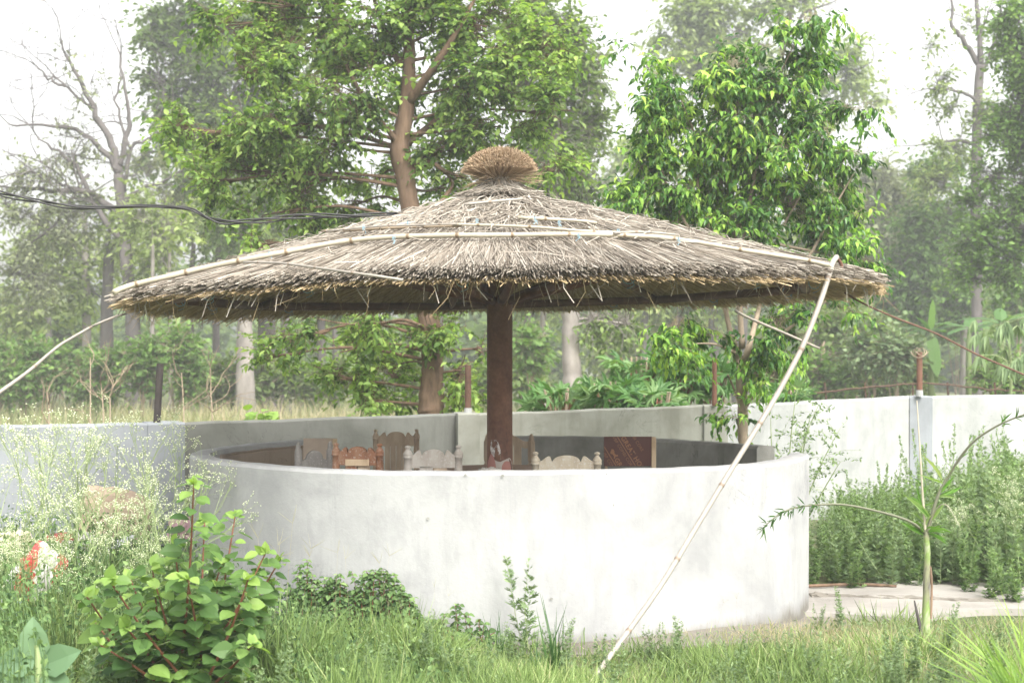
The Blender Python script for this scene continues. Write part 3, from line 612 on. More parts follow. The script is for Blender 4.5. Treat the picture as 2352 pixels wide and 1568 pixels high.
chair(at(1170,11.2,FZ),-.08,.315,hz(995,11.2)-FZ,'bow',.05,W_tan,'brown chair with bowed top rail half hidden behind the rusty column',r=.026,drop=.03,oct=True,slats=3,facing=1)
chair(at(722,9.5,FZ),.42,.200,hz(1013,9.5)-FZ,'arch',.26,W_grey,'leftmost chair, grey round-topped back panel between octagonal posts',r=.024,drop=.055,oct=True,seatmat=W_grey)
# plywood backed chairs
def plychair(loc,rz,w,z0,z1,matp,label,yface=-1):
    root=empty('wooden_chair',loc,rz); tag(root,label,'chair','old wooden chairs around the table')
    mb=MB(); boxm(mb,(-w/2,-.009,z0),(w/2,.009,z1),bev=.0015); bk=mb.build('backrest',[matp],root)
    for s in (-1,1):
        mb=MB(); boxm(mb,(s*w/2-(.004 if s>0 else .0)+(.0 if s>0 else .012),.012 if s<0 else -.014,0),(s*w/2+.028*(1 if s>0 else 1),.04,z1-.004 if s>0 else z1-.02),bev=.003); mb.build('back_post',[W_edge],root)
        mb=MB(); boxm(mb,(s*(w/2-.01)-.015,.36,0),(s*(w/2-.01)+.015,.39,.43),bev=.003); mb.build('leg',[W_tan],root)
    mb=MB(); boxm(mb,(-w/2,.02,.43),(w/2,.41,.452),bev=.004); mb.build('seat',[matp],root)
    return root,bk
D0=10.9; w0=(1498-1387)/F*D0; z0=hz(1070,D0); z1=hz(1002,D0)
ply,bk=plychair(at(1442,D0,0),.05,w0,z0,z1,M_film,'chair with maroon printed plywood back reading GREAT, against the dark rear wall')
# printed lettering, clipped to the board
def lettering(lines,w,z0,z1,ang,parent):
    bm=bmesh.new(); dg=bpy.context.evaluated_depsgraph_get()
    for txt,u,v,size,bold in lines:
        cu=bpy.data.curves.new('t','FONT'); cu.body=txt; cu.size=size; cu.offset=.0012 if bold else 0; cu.resolution_u=3; cu.space_character=1.08
        to=bpy.data.objects.new('t',cu); COL.objects.link(to); bpy.context.view_layer.update()
        me=bpy.data.meshes.new_from_object(to.evaluated_get(bpy.context.evaluated_depsgraph_get())); R=Matrix.Rotation(ang,4,'Y')
        me.transform(Matrix.Rotation(math.pi/2,4,'X')); me.transform(Matrix.Translation((u,0,v))); me.transform(R); bm.from_mesh(me)
        bpy.data.objects.remove(to); bpy.data.curves.remove(cu)
    for (u0,v0,u1,v1) in ((-.3,-.012,.4,-.006),(-.3,-.1265,.4,-.1205)):
        vs_=[bm.verts.new(Matrix.Rotation(ang,4,'Y')@Vector(p)) for p in ((u0,0,v0),(u1,0,v0),(u1,0,v1),(u0,0,v1))]; bm.faces.new(vs_)
    # running horse emblem, simple silhouette
    hp=[(-.075,-.088),(-.066,-.078),(-.052,-.080),(-.040,-.086),(-.026,-.084),(-.016,-.072),(-.008,-.078),(-.016,-.092),(-.006,-.104),(-.012,-.110),(-.022,-.100),(-.040,-.102),(-.052,-.112),(-.060,-.108),(-.054,-.098),(-.068,-.092)]
    f=bm.faces.new([bm.verts.new(Matrix.Rotation(ang,4,'Y')@Vector((x,0,z))) for x,z in hp]); bmesh.ops.triangulate(bm,faces=[f])
    for co,no in (((w/2-.002,0,0),(1,0,0)),((-w/2+.002,0,0),(-1,0,0)),((0,0,(z1-z0)/2-.002),(0,0,1)),((0,0,-(z1-z0)/2+.002),(0,0,-1))):
        bmesh.ops.bisect_plane(bm,geom=bm.verts[:]+bm.edges[:]+bm.faces[:],plane_co=co,plane_no=no,clear_outer=True)
    for v in bm.verts: v.co.z+=(z0+z1)/2; v.co.y=-.0112
    me=bpy.data.meshes.new('printed_lettering'); bm.to_mesh(me); bm.free(); me.materials.append(M_print)
    o=bpy.data.objects.new('printed_lettering',me); COL.objects.link(o); o.parent=parent; return o
ANG=math.radians(58)
lettering([('GREAT HORSE',-.108,.006,.046,True),('WBP COMBI CORE',-.155,-.042,.030,False),('GREAT',-.004,-.112,.046,True),('WBP COMBI CORE',-.105,-.158,.030,False),('COMBI CORE',-.14,.078,.030,False)],w0,z0,z1,ANG,bk)
D1=10.6; w1=(765-697)/F*D1
plychair(at(731,D1,0),.12,w1,hz(1075,D1),hz(1006,D1),M_tanply,'chair with a plain tan plywood back and dark edge, behind the leftmost grey chair')
# table round the column
root=empty('round_table',(CXR,CYR+.15,0)); tag(root,'round brown wooden table built around the rusty column','table')
mb=MB(); th=np.arange(48)/48*2*math.pi; V=[(.56*math.cos(t),.56*math.sin(t),z) for z in (.735,.757) for t in th]+[(0,0,.757),(0,0,.735)]
mb.add(V,[(j,(j+1)%48,48+(j+1)%48,48+j) for j in range(48)],[(96,48+j,48+(j+1)%48) for j in range(48)]+[(97,(j+1)%48,j) for j in range(48)]); mb.build('table_top',[woodmat('table_wood',(.22,.13,.085),(.32,.20,.14),(.38,.26,.18))],root)
for k in range(4):
    a=math.pi/4+k*math.pi/2; mb=MB(); tube(mb,[(.42*math.cos(a),.42*math.sin(a),0),(.42*math.cos(a),.42*math.sin(a),.735)],.03,8); mb.build('leg',[W_tan],root)
# clear plastic bag on the table
bm=bmesh.new(); bmesh.ops.create_icosphere(bm,subdivisions=4,radius=1)
for v in bm.verts:
    d=v.co.normalized(); k=1+.10*math.sin(d.x*9+d.y*5)+.08*math.sin(d.z*13+d.x*7)+.05*math.sin(d.y*31+d.x*17); v.co=Vector((d.x*.078*k,d.y*.06*k,max(0,.028+d.z*.032*k)))
m,nt_,b=newmat('clear_plastic'); b.inputs['Base Color'].default_value=(.80,.78,.72,1); b.inputs['Roughness'].default_value=.12; b.inputs['Alpha'].default_value=.55; b.inputs['Specular IOR Level'].default_value=.8
mb=MB(); addbm(mb,bm); o=mb.build('plastic_bag',[m]); o.location=(PXY(1124,9.75),9.75,.757); tag(o,'crumpled clear plastic bag lying on the table against the column','plastic bag')
# ------------------------------------------------------------------ rubbish heap at the left
def crumple(name,loc,size,rz,mats,label,cat,seed,split=None,tiltx=0,tilty=0,sub=4,amp=.12):
    bm=bmesh.new(); bmesh.ops.create_cube(bm,size=2); bmesh.ops.subdivide_edges(bm,edges=bm.edges[:],cuts=7,use_grid_fill=True)
    rr=random.Random(seed); ph=[rr.uniform(0,6) for _ in range(9)]
    for v in bm.verts:
        d=v.co.copy(); l=max(.3,(abs(d.x)**4+abs(d.y)**4+abs(d.z)**4)**.25); d/=l**.65
        k=1+amp*(math.sin(d.x*5+d.z*4+ph[0])+.7*math.sin(d.y*7-d.z*6+ph[1])+.5*math.sin(d.x*13+d.y*11+ph[2])+.4*math.sin(d.z*17+d.x*9+ph[3]))
        v.co=Vector((d.x*k*size[0]/2,d.y*k*size[1]/2,d.z*k*size[2]/2))
    mi=[]; bmesh.ops.triangulate(bm,faces=bm.faces[:])
    me=bpy.data.meshes.new(name)
    for m in mats: me.materials.append(m)
    if split:
        for f in bm.faces: f.material_index=split(f.calc_center_median())
    bm.to_mesh(me); bm.free(); o=bpy.data.objects.new(name,me); COL.objects.link(o); o.location=loc; o.rotation_euler=(tiltx,tilty,rz); tag(o,label,cat); return o
M_redp=flatmat('red_packaging',(.42,.06,.05),.35,.5); M_whitep=flatmat('white_packaging',(.55,.53,.51),.4,.4); M_card=flatmat('tan_sacking',(.46,.36,.27),.8); M_creamp=flatmat('cream_sack',(.68,.61,.44),.7); M_greyp=flatmat('grey_sheet',(.55,.56,.58),.6); M_darkp=flatmat('dark_bag',(.03,.03,.035),.4); M_pinkp=flatmat('pink_cloth',(.52,.33,.36),.8)
crumple('flour_packet',P(84,1315,8.3),(.21,.13,.29),.3,[M_whitep,M_redp],'crushed red and white packaging sack lying in the weeds at left','packet',3,lambda c:1 if (c.x*.9+c.z*.5+.2)%.19>.10 else 0,tilty=.7,amp=.05)
crumple('sack',P(262,1200,11.0),(.50,.34,.46),.2,[M_card],'large slumped tan sack against the boundary wall','sack',5,tilty=.25,amp=.04)
crumple('sack',P(18,1270,9.6),(.26,.2,.26),.1,[M_creamp],'small cream sack at the left edge of the heap','sack',8,amp=.06)
crumple('plastic_sheet',P(235,1276,9.8),(.42,.2,.06),.3,[M_greyp],'pale grey plastic sheet slanting in front of the tan sack','sheet',9,tilty=-.55,amp=.05)
crumple('plastic_sheet',P(165,1262,10.0),(.3,.2,.22),.7,[M_whitep,M_redp],'white plastic sheet with a red corner beside the tan sack','sheet',12,lambda c:1 if c.z>.07 and c.x<-.02 else 0,amp=.07)
crumple('rubbish_bag',P(300,1290,9.9),(.5,.3,.25),.1,[M_darkp],'dark rubbish bag under the tan sack','bag',15)
crumple('cloth',P(418,1215,10.2),(.16,.1,.14),.1,[M_pinkp],'faded pink cloth beside the round wall end','cloth',16)
crumple('carton',P(30,1395,8.3),(.22,.16,.10),.5,[flatmat('printed_blue_carton',(.35,.52,.62),.5),M_whitep],'flattened pale blue and white carton in the weeds','carton',18,lambda c:int((c.x*30)%2),amp=.05)
crumple('plastic_scrap',P(40,1455,7.9),(.2,.14,.05),.9,[M_whitep],'white plastic scrap low at the left edge','scrap',19,amp=.07)
# ------------------------------------------------------------------ trees
L_sis=leafmat('sissoo_leaf',[(0,(.04,.08,.022)),(.35,(.13,.225,.06)),(.7,(.27,.40,.11)),(1,(.42,.55,.17))],.45,.52,.3)
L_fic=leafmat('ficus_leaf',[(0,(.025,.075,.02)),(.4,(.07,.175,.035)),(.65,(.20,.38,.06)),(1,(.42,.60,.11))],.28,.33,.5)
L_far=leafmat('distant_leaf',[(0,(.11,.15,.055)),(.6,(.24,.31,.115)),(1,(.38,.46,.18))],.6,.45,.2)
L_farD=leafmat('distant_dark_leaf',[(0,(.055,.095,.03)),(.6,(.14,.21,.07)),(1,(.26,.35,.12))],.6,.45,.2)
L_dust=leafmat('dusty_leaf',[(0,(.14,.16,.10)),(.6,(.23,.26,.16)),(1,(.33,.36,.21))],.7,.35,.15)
L_bri=leafmat('bright_leaf',[(0,(.08,.15,.04)),(.6,(.17,.29,.075)),(1,(.32,.46,.12))],.5,.42,.3)
L_castor=leafmat('castor_leaf',[(0,(.06,.14,.05)),(.6,(.11,.23,.07)),(1,(.26,.38,.18))],.4,.35,.45)
L_weed=leafmat('weed_leaf',[(0,(.045,.09,.035)),(.5,(.14,.23,.085)),(1,(.30,.42,.17))],.55,.33,.3)
L_sage=leafmat('grey_green_leaf',[(0,(.08,.13,.065)),(.6,(.19,.27,.14)),(1,(.33,.43,.24))],.65,.32,.2)
L_hib=leafmat('broad_leaf',[(0,(.04,.09,.03)),(.6,(.12,.22,.06)),(1,(.27,.40,.10))],.42,.42,.4)
L_grass=leafmat('grass_blade',[(0,(.06,.10,.03)),(.45,(.16,.24,.075)),(.75,(.28,.37,.14)),(1,(.44,.42,.25))],.5,.32,.3)
L_drygr=leafmat('dry_grass',[(0,(.14,.18,.08)),(.45,(.28,.30,.16)),(.7,(.36,.31,.21)),(1,(.50,.43,.31))],.7,.3,.2)
L_palm=leafmat('palm_leaf',[(0,(.05,.13,.03)),(.6,(.14,.30,.05)),(1,(.36,.45,.20))],.35,.35,.5)
L_flow=leafmat('white_floret',[(0,(.60,.62,.48)),(1,(.85,.85,.78))],.6,.3,.2)
L_ban=leafmat('banana_leaf',[(0,(.07,.15,.05)),(.6,(.14,.27,.09)),(1,(.36,.55,.13))],.4,.4,.4)
def crown(mbL, mbT, clumps, tw, per, L, wr, tpl, twl, droop=.3, outb=.6, tb=0.0, spread=.8, tlo=0, thi=1, twr=.004, mat=0):
    """clumps: (center, (rx,ry,rz), weight); tw twigs in all; per leaves on each"""
    ws=np.array([c[2] for c in clumps],float); ws/=ws.sum()
    for (c,rad,_),w in zip(clumps,ws):
        n=max(3,int(tw*w)); d=nrm(rng.normal(size=(n,3))); rr=rng.uniform(0,1,n)**.5
        # lumps: pull twigs toward random sub-centres
        ns=max(3,n//22); sc=nrm(rng.normal(size=(ns,3)))*rng.uniform(.35,1,ns)[:,None]**.6; k=rng.integers(0,ns,n)
        loc=sc[k]*.80+ d*rr[:,None]*.30
        ctr=np.array(tuple(c)); base=ctr+loc*np.array(rad)
        out=nrm(loc+1e-3); td=nrm(out*outb+rng.normal(0,.5,(n,3))+np.array([0,0,-droop*.5]))
        tl=twl*rng.uniform(.5,1.3,n); tip=base+td*tl[:,None]+np.array([0,0,-1.0])*(droop*.35*tl)[:,None]; mid=(base+tip)/2+np.array([0,0,.12])*tl[:,None]
        if mbT is not None: strands(mbT,base-td*tl[:,None]*.5,mid,tip,twr,twr*.8,twr*.4,.3,1 if False else 0,cap=False)
        t=(np.arange(per)+.5)/per; t=t[None,:]+rng.normal(0,.06,(n,per))
        pos=base[:,None,:]*(1-t[...,None])+tip[:,None,:]*t[...,None]+np.array([0,0,.12])*(tl[:,None]*4*t*(1-t)*.5)[...,None]
        side=np.where(np.arange(per)%2==0,1,-1)[None,:,None]; sv=nrm(np.cross(td,np.array([0,0,1.])+rng.normal(0,.3,(n,3))))[:,None,:]*side
        ld=nrm(td[:,None,:]*.6+sv*spread+rng.normal(0,.3,(n,per,3))+np.array([0,0,-droop]))
        up=nrm(rng.normal(0,.45,(n,per,3))+np.array([0,0,1.]))
        LL=L*rng.uniform(.45,1.28,(n,per)); 
        subt=rng.normal(0,.12,ns)[k][:,None]
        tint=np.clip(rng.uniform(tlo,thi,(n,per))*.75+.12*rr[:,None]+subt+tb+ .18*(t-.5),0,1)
        leaves(mbL,pos.reshape(-1,3),ld.reshape(-1,3),up.reshape(-1,3),LL.ravel(),wr,tint.ravel(),tpl,mat)
def limb(mb, pts, r0, r1, sides=8, tint=.5, seg=5, wob=0.0):
    p=sm([tuple(q) for q in pts],seg); n=len(p)
    if wob: p[1:-1]+=rng.normal(0,wob,(n-2,3))
    tube(mb,p,np.linspace(r0,r1,n)*(1+rng.normal(0,.04,n)),sides,tint,0,True,.03); return p
def forks(mb, p0, d, r, L, depth, spread=.6, ends=None, up=.15, sides=6, crook=.25):
    """bare branching limb, recursive"""
    pts=[np.array(p0)]; dd=np.array(d)/np.linalg.norm(d)
    for i in range(4):
        dd=nrm(dd+rng.normal(0,crook,3)+np.array([0,0,up*.4])); pts.append(pts[-1]+dd*L/4)
    tube(mb,pts,np.linspace(r,r*.62,5),sides if r>.02 else 4,.4,0,False)
    if ends is not None: ends.append(pts[-1])
    if depth>0:
        for k in range(2 if rng.random()<.6 else 3):
            nd=nrm(dd+rng.normal(0,spread,3)+np.array([0,0,up])); forks(mb,pts[-1] if k<2 else pts[2],nd,r*.6,L*rng.uniform(.6,.85),depth-1,spread,ends,up,sides,crook)
def tree(name,label,D,trunk,clumps,leafm,barkm,tw=600,per=6,L=.2,wr=.5,tpl='card',twl=.8,droop=.25,group=None,rd=None,limbs=True,extra=None,tb=0,base_z=None,twr=.012,outb=.6,cat='tree',flare=1.35,tlo=0,thi=1,bt=.5,spread=.8):
    """trunk: list of (px,py,halfwidth_px[,dD]) from the base up; clumps: (px,py,rx,ry[,dD[,w]]) in the same units at distance D"""
    k=D/F; tp=[]; rs=[]
    for q in trunk: tp.append(P(q[0],q[1],D+(q[3] if len(q)>3 else 0))); rs.append(q[2]*k)
    b=tp[0]; g=float(gz(b.x,b.y)) if base_z is None else base_z
    if b.z>g+.05: tp=[Vector((b.x,b.y,g-.1))]+tp; rs=[rs[0]*flare]+rs
    root=empty(name,(tp[0].x,tp[0].y,g)); tag(root,label,cat,group)
    T=MB(); Lf=MB(); pp=sm([tuple(q) for q in tp],6); rr=np.interp(np.linspace(0,len(rs)-1,len(pp)),range(len(rs)),rs)
    tube(T,pp,rr*(1+rng.normal(0,.03,len(pp))),12,bt,0,True,.035)
    cl=[]
    for q in clumps:
        dd=q[4] if len(q)>4 else rng.uniform(-.5,.5)*min(q[2],q[3])*k
        c=P(q[0],q[1],D+dd); rx,rz=q[2]*k,q[3]*k; ry=rd if rd else (rx+rz)/2
        cl.append((c,(rx,ry,rz),(q[5] if len(q)>5 else 1)*q[2]*q[3]))
        if limbs:
            ca=np.array(tuple(c)); cand=pp[pp[:,2]<c.z-.15*rz]; 
            if len(cand)==0: cand=pp[-1:]
            i=np.argmin(np.linalg.norm((cand-ca)*np.array([1,1,.6]),axis=1)); s=cand[i]; j=min(i,len(rr)-1)
            r0=min(rr[j]*.3,.10*rr[0]); m1=s*.5+ca*.5+np.array([0,0,.12*np.linalg.norm(ca-s)])*rng.uniform(-.3,1)
            limb(T,[s,m1,ca],max(r0,twr*1.4),twr,7,bt,5)
            for _ in range(3):
                e=ca+nrm(rng.normal(size=3))*np.array([rx,ry,rz])*.75; limb(T,[m1*.4+ca*.6,(ca+e)/2+rng.normal(0,.06*rx,3),e],twr*1.3,twr*.5,5,bt,4)
    if extra: extra(T)
    if cl: crown(Lf,T,cl,tw,per,L,wr,tpl,twl,droop,outb,tb,spread,tlo,thi,twr*.35)
    child(T.build('trunk',[barkm],smooth=True),root)
    if cl: child(Lf.build('crown',[leafm]),root)
    return root
# the near tree right behind the shelter
mtrunk=[(992,975,33),(990,930,30),(993,860,26),(992,800,25),(985,730,25),(965,600,24),(940,470,21),(930,400,23),(918,340,24),(935,240,17),(940,120,14),(938,0,12),(945,-160,8)]
def mex(T):
    D=17; 
    for a in ([(930,345,7),(860,260,5),(800,160,9),(760,40,5)],[(935,330,9),(1010,270,7),(1090,200,7),(1150,90,4)],[(940,400,9),(985,372,8),(1020,392,6),(1070,410,4)],[(985,760,5),(930,735,3.5),(860,745,2.5),(780,742,2),(690,722,1.3)],[(920,150,10),(880,60,7),(840,-60,4)],[(990,860,4),(960,830,3),(900,840,2)],[(965,560,8),(1010,470,6),(1040,420,4),(1000,380,3)],[(935,240,12),(1020,120,8),(1090,0,5)]):
        limb(T,[P(x,y,D+rng.uniform(-.4,.4)*(i>0)) for i,(x,y,r) in enumerate(a)],a[0][2]*D/F,a[-1][2]*D/F*.6,8,.5)
tree('dalbergia_tree','leafy tree with brown leaning trunk behind the roof, left of its straw tuft',17,mtrunk,
 [(520,60,75,60),(620,20,90,70),(560,170,90,60),(700,110,110,80),(500,300,110,45),(440,300,60,30),(620,280,100,70),(560,400,110,55),(690,420,100,70),(620,490,110,35),(760,330,90,90),(800,200,110,100),(850,60,120,90),(780,-60,160,70),(1000,-60,170,80),(1000,70,110,90),(1120,60,90,90),(990,210,80,80,.9),(1090,190,110,90),(1200,170,90,70),(1150,290,110,60),(1260,260,70,50),(1260,110,60,60),(1050,330,100,60),(1020,430,80,50,1.2),(860,420,60,60,1.2),(1180,400,80,50),(820,470,80,35,.8),(1270,390,50,40),(470,420,40,40),(600,560,60,20),(1060,480,60,30),
  (700,770,80,32),(790,800,80,40),(860,740,70,40),(890,860,70,55,.7),(780,870,70,35),(840,920,80,30),(1040,760,50,50),(1060,850,45,50),(1060,915,50,30),(920,930,50,25,.9),(950,790,40,40,1.0),(620,820,50,22),(1110,800,20,25)],
 L_sis,M_bark,tw=5400,per=9,L=.080,wr=.60,tpl='leaf',twl=.34,droop=.32,rd=.75,extra=mex,twr=.008,outb=.6,tb=.02,spread=1.0)
# ficus by the wall
def fex(T):
    D=13.0
    for a in ([(1706,850,10),(1690,800,8),(1670,730,7),(1650,600,6),(1600,450,4)],[(1706,840,9),(1722,790,8),(1745,700,7),(1780,560,5),(1850,430,3)],[(1716,860,7),(1760,800,5),(1830,740,4),(1900,690,3)],[(1700,930,4),(1685,890,3.5),(1672,860,3)],[(1712,935,4),(1735,905,3),(1752,885,2)],[(1705,800,7),(1700,640,6),(1730,420,4),(1760,250,3),(1830,90,2)],[(1690,810,4),(1640,790,3),(1580,790,2)],[(1660,680,5),(1600,560,4),(1530,420,3),(1500,300,2)],[(1690,600,5),(1610,480,4),(1600,330,3),(1560,220,2)],[(1745,690,5),(1850,600,4),(1920,470,3),(1960,400,2)],[(1700,640,5),(1680,420,4),(1700,200,2)],[(1780,560,4),(1880,580,3),(1960,600,2)],[(1660,660,4),(1540,540,3),(1450,480,2)]):
        limb(T,[P(x,y,D+rng.uniform(-.15,.15)*(i>0)) for i,(x,y,r) in enumerate(a)],a[0][2]*D/F,a[-1][2]*D/F*.6,8,.6)
tree('ficus_tree','small glossy-leaved ficus tree standing between the round wall and the boundary wall',13.0,[(1712,1060,13),(1706,1000,12),(1706,930,12),(1702,870,13),(1704,840,12)],
 [(1480,160,50,22),(1430,125,22,10),(1520,210,60,36),(1600,210,70,50),(1700,150,70,45),(1790,110,70,45),(1850,50,60,28),(1910,35,25,12),(1500,290,80,45),(1600,310,90,60),(1700,260,90,70),(1800,220,90,60),(1880,190,50,40),(1470,370,60,40),(1560,410,90,60),(1680,400,100,80),(1800,340,100,70),(1900,300,70,40),(1980,245,55,22),(1490,470,80,35),(1440,480,45,22),(1580,520,90,45),(1700,530,100,60),(1810,470,100,70),(1900,420,70,60),(1960,370,40,30),(1880,560,80,50),(1950,590,60,36),(1980,500,30,25),
  (1560,740,60,35),(1550,800,45,32),(1640,770,50,28),(1780,740,60,35),(1760,790,45,40),(1850,770,45,25),(1740,860,40,30),(1690,965,35,15),(1660,945,25,12),(1930,715,30,20)],
 L_fic,M_barkf,limbs=False,tw=3100,per=8,L=.074,wr=.50,tpl='droop',twl=.25,droop=.55,rd=.36,extra=fex,twr=.004,outb=1.1,tb=-.02,flare=1.0,base_z=0,spread=.7)
# background trees, each its own distance
def bare_ex(D,lst,depth=3,sp=.55,L=2.2):
    def f(T):
        for a,n in lst:
            pts=[P(x,y,D) for x,y,r in a]; p=limb(T,pts,a[0][2]*D/F,a[-1][2]*D/F,7,.4,5,.03)
            dirn=p[-1]-p[-4]
            if n: forks(T,p[-1],dirn,a[-1][2]*D/F*.8,L*.55,depth,sp)
            for k in range(n):
                i=rng.integers(len(p)//3,len(p)-1); dv=nrm((p[min(i+2,len(p)-1)]-p[i-1])+rng.normal(0,.7,3)); forks(T,p[i],dv,a[-1][2]*D/F*.7,L*rng.uniform(.35,.6),depth-1,sp)
    return f
D=42
tree('bare_tree','large half-bare tree with forked grey limbs at the left edge of the wood',D,[(308,820,19),(302,700,16),(290,600,14),(285,520,13),(272,400,13)],
 [(150,330,80,60,0,.25),(60,400,60,60,0,.3),(90,520,90,70,0,.4),(200,500,70,60,0,.4),(60,640,70,60,0,.6),(330,420,60,50,0,.3),(370,500,60,60,0,.5),(180,210,60,50,0,.12),(120,130,50,40,0,.05)],
 L_dust,M_barkg,tw=1000,per=5,L=.14,wr=.5,tpl='card',twl=.8,twr=.013,limbs=False,
 extra=bare_ex(D,[([(272,400,11),(258,330,9),(215,250,7),(170,160,4),(140,90,2)],6),([(285,500,10),(200,440,9),(130,440,6),(60,430,4)],4),([(268,390,9),(235,340,7),(150,290,5),(20,285,2)],4),([(275,380,8),(292,300,6),(290,230,5),(270,110,2)],4),([(290,560,9),(230,490,8),(170,380,5),(110,330,3)],4),([(285,440,6),(300,340,5),(340,320,4),(370,290,2)],3),([(282,470,6),(330,430,5),(370,420,3),(420,390,2)],3),([(215,250,5),(190,230,4),(120,170,2)],3),([(205,400,5),(120,520,3),(60,560,2)],4),([(150,200,4),(110,180,3),(80,150,1.5)],3),([(300,340,4),(270,250,3),(275,170,2)],3),([(160,430,4),(100,400,3),(30,400,2)],4)],4))
def T_(*a,**k): return tree(*a,**k)
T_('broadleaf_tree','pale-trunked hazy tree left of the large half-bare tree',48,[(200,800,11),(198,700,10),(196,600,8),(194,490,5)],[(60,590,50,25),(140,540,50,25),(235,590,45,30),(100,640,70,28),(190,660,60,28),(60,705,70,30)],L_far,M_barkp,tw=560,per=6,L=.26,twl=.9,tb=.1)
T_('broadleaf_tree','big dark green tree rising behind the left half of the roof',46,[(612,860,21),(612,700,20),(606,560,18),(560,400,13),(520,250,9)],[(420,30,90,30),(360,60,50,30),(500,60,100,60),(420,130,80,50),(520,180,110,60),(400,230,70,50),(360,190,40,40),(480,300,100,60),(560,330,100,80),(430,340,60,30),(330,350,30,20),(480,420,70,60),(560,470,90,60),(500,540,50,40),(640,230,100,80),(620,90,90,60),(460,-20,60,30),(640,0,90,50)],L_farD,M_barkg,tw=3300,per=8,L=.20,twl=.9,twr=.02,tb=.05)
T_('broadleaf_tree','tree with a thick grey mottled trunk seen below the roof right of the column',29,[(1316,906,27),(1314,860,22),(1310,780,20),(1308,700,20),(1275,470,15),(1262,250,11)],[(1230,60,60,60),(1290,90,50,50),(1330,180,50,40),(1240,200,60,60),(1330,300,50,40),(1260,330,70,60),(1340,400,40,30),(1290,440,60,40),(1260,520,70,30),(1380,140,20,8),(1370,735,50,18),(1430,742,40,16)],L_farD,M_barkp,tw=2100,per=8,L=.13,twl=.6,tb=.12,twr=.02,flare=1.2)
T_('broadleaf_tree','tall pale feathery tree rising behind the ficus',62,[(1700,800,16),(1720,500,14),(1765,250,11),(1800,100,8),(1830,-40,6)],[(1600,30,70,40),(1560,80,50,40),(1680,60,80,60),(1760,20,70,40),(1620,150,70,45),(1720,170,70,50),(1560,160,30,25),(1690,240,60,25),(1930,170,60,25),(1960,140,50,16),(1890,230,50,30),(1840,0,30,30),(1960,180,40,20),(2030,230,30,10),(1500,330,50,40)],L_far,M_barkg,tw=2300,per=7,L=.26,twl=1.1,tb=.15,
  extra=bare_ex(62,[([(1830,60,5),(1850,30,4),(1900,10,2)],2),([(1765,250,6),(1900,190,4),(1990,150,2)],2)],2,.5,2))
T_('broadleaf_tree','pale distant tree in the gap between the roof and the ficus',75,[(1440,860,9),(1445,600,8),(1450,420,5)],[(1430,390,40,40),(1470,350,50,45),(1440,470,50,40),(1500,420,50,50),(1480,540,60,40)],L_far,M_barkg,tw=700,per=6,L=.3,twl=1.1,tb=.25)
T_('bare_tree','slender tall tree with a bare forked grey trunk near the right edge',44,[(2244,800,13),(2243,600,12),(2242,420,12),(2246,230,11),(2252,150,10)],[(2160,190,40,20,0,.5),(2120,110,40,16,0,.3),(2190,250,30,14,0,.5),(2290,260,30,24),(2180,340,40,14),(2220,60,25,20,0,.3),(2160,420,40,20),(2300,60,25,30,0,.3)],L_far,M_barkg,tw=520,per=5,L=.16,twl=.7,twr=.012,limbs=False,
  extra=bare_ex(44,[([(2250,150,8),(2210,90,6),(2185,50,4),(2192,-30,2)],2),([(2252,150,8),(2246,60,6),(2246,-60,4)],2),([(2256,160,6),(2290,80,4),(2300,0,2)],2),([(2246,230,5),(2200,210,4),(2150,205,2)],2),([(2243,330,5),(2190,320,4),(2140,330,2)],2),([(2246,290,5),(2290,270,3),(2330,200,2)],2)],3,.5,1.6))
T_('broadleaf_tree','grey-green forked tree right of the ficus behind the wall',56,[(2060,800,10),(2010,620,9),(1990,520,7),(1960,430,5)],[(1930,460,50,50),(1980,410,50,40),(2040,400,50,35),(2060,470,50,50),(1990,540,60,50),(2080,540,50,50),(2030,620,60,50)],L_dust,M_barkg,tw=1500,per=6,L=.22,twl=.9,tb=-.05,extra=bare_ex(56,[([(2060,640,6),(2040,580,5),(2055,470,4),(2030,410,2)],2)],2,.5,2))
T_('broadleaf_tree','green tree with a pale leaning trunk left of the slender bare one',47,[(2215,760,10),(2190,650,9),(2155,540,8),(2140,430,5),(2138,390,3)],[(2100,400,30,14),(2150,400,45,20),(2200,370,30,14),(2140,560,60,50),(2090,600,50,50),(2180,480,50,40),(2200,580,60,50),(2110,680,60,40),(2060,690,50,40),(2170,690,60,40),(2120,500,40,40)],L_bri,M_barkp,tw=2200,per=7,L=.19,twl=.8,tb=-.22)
T_('broadleaf_tree','bright green bushy tree cut by the right edge of the picture',30,[(2420,860,16),(2410,600,14),(2390,300,10),(2370,100,7)],[(2330,40,50,50),(2360,130,60,60),(2310,110,25,30),(2340,240,50,50),(2300,290,40,30),(2350,330,50,40),(2270,310,25,14),(2340,420,50,50),(2280,480,60,50),(2340,520,60,50),(2250,560,50,40),(2320,610,60,40),(2270,400,50,25),(2400,220,60,200),(2240,640,40,30)],L_bri,M_barkg,tw=3000,per=7,L=.12,wr=.55,tpl='diamond',twl=.5,tb=-.12,droop=.1)
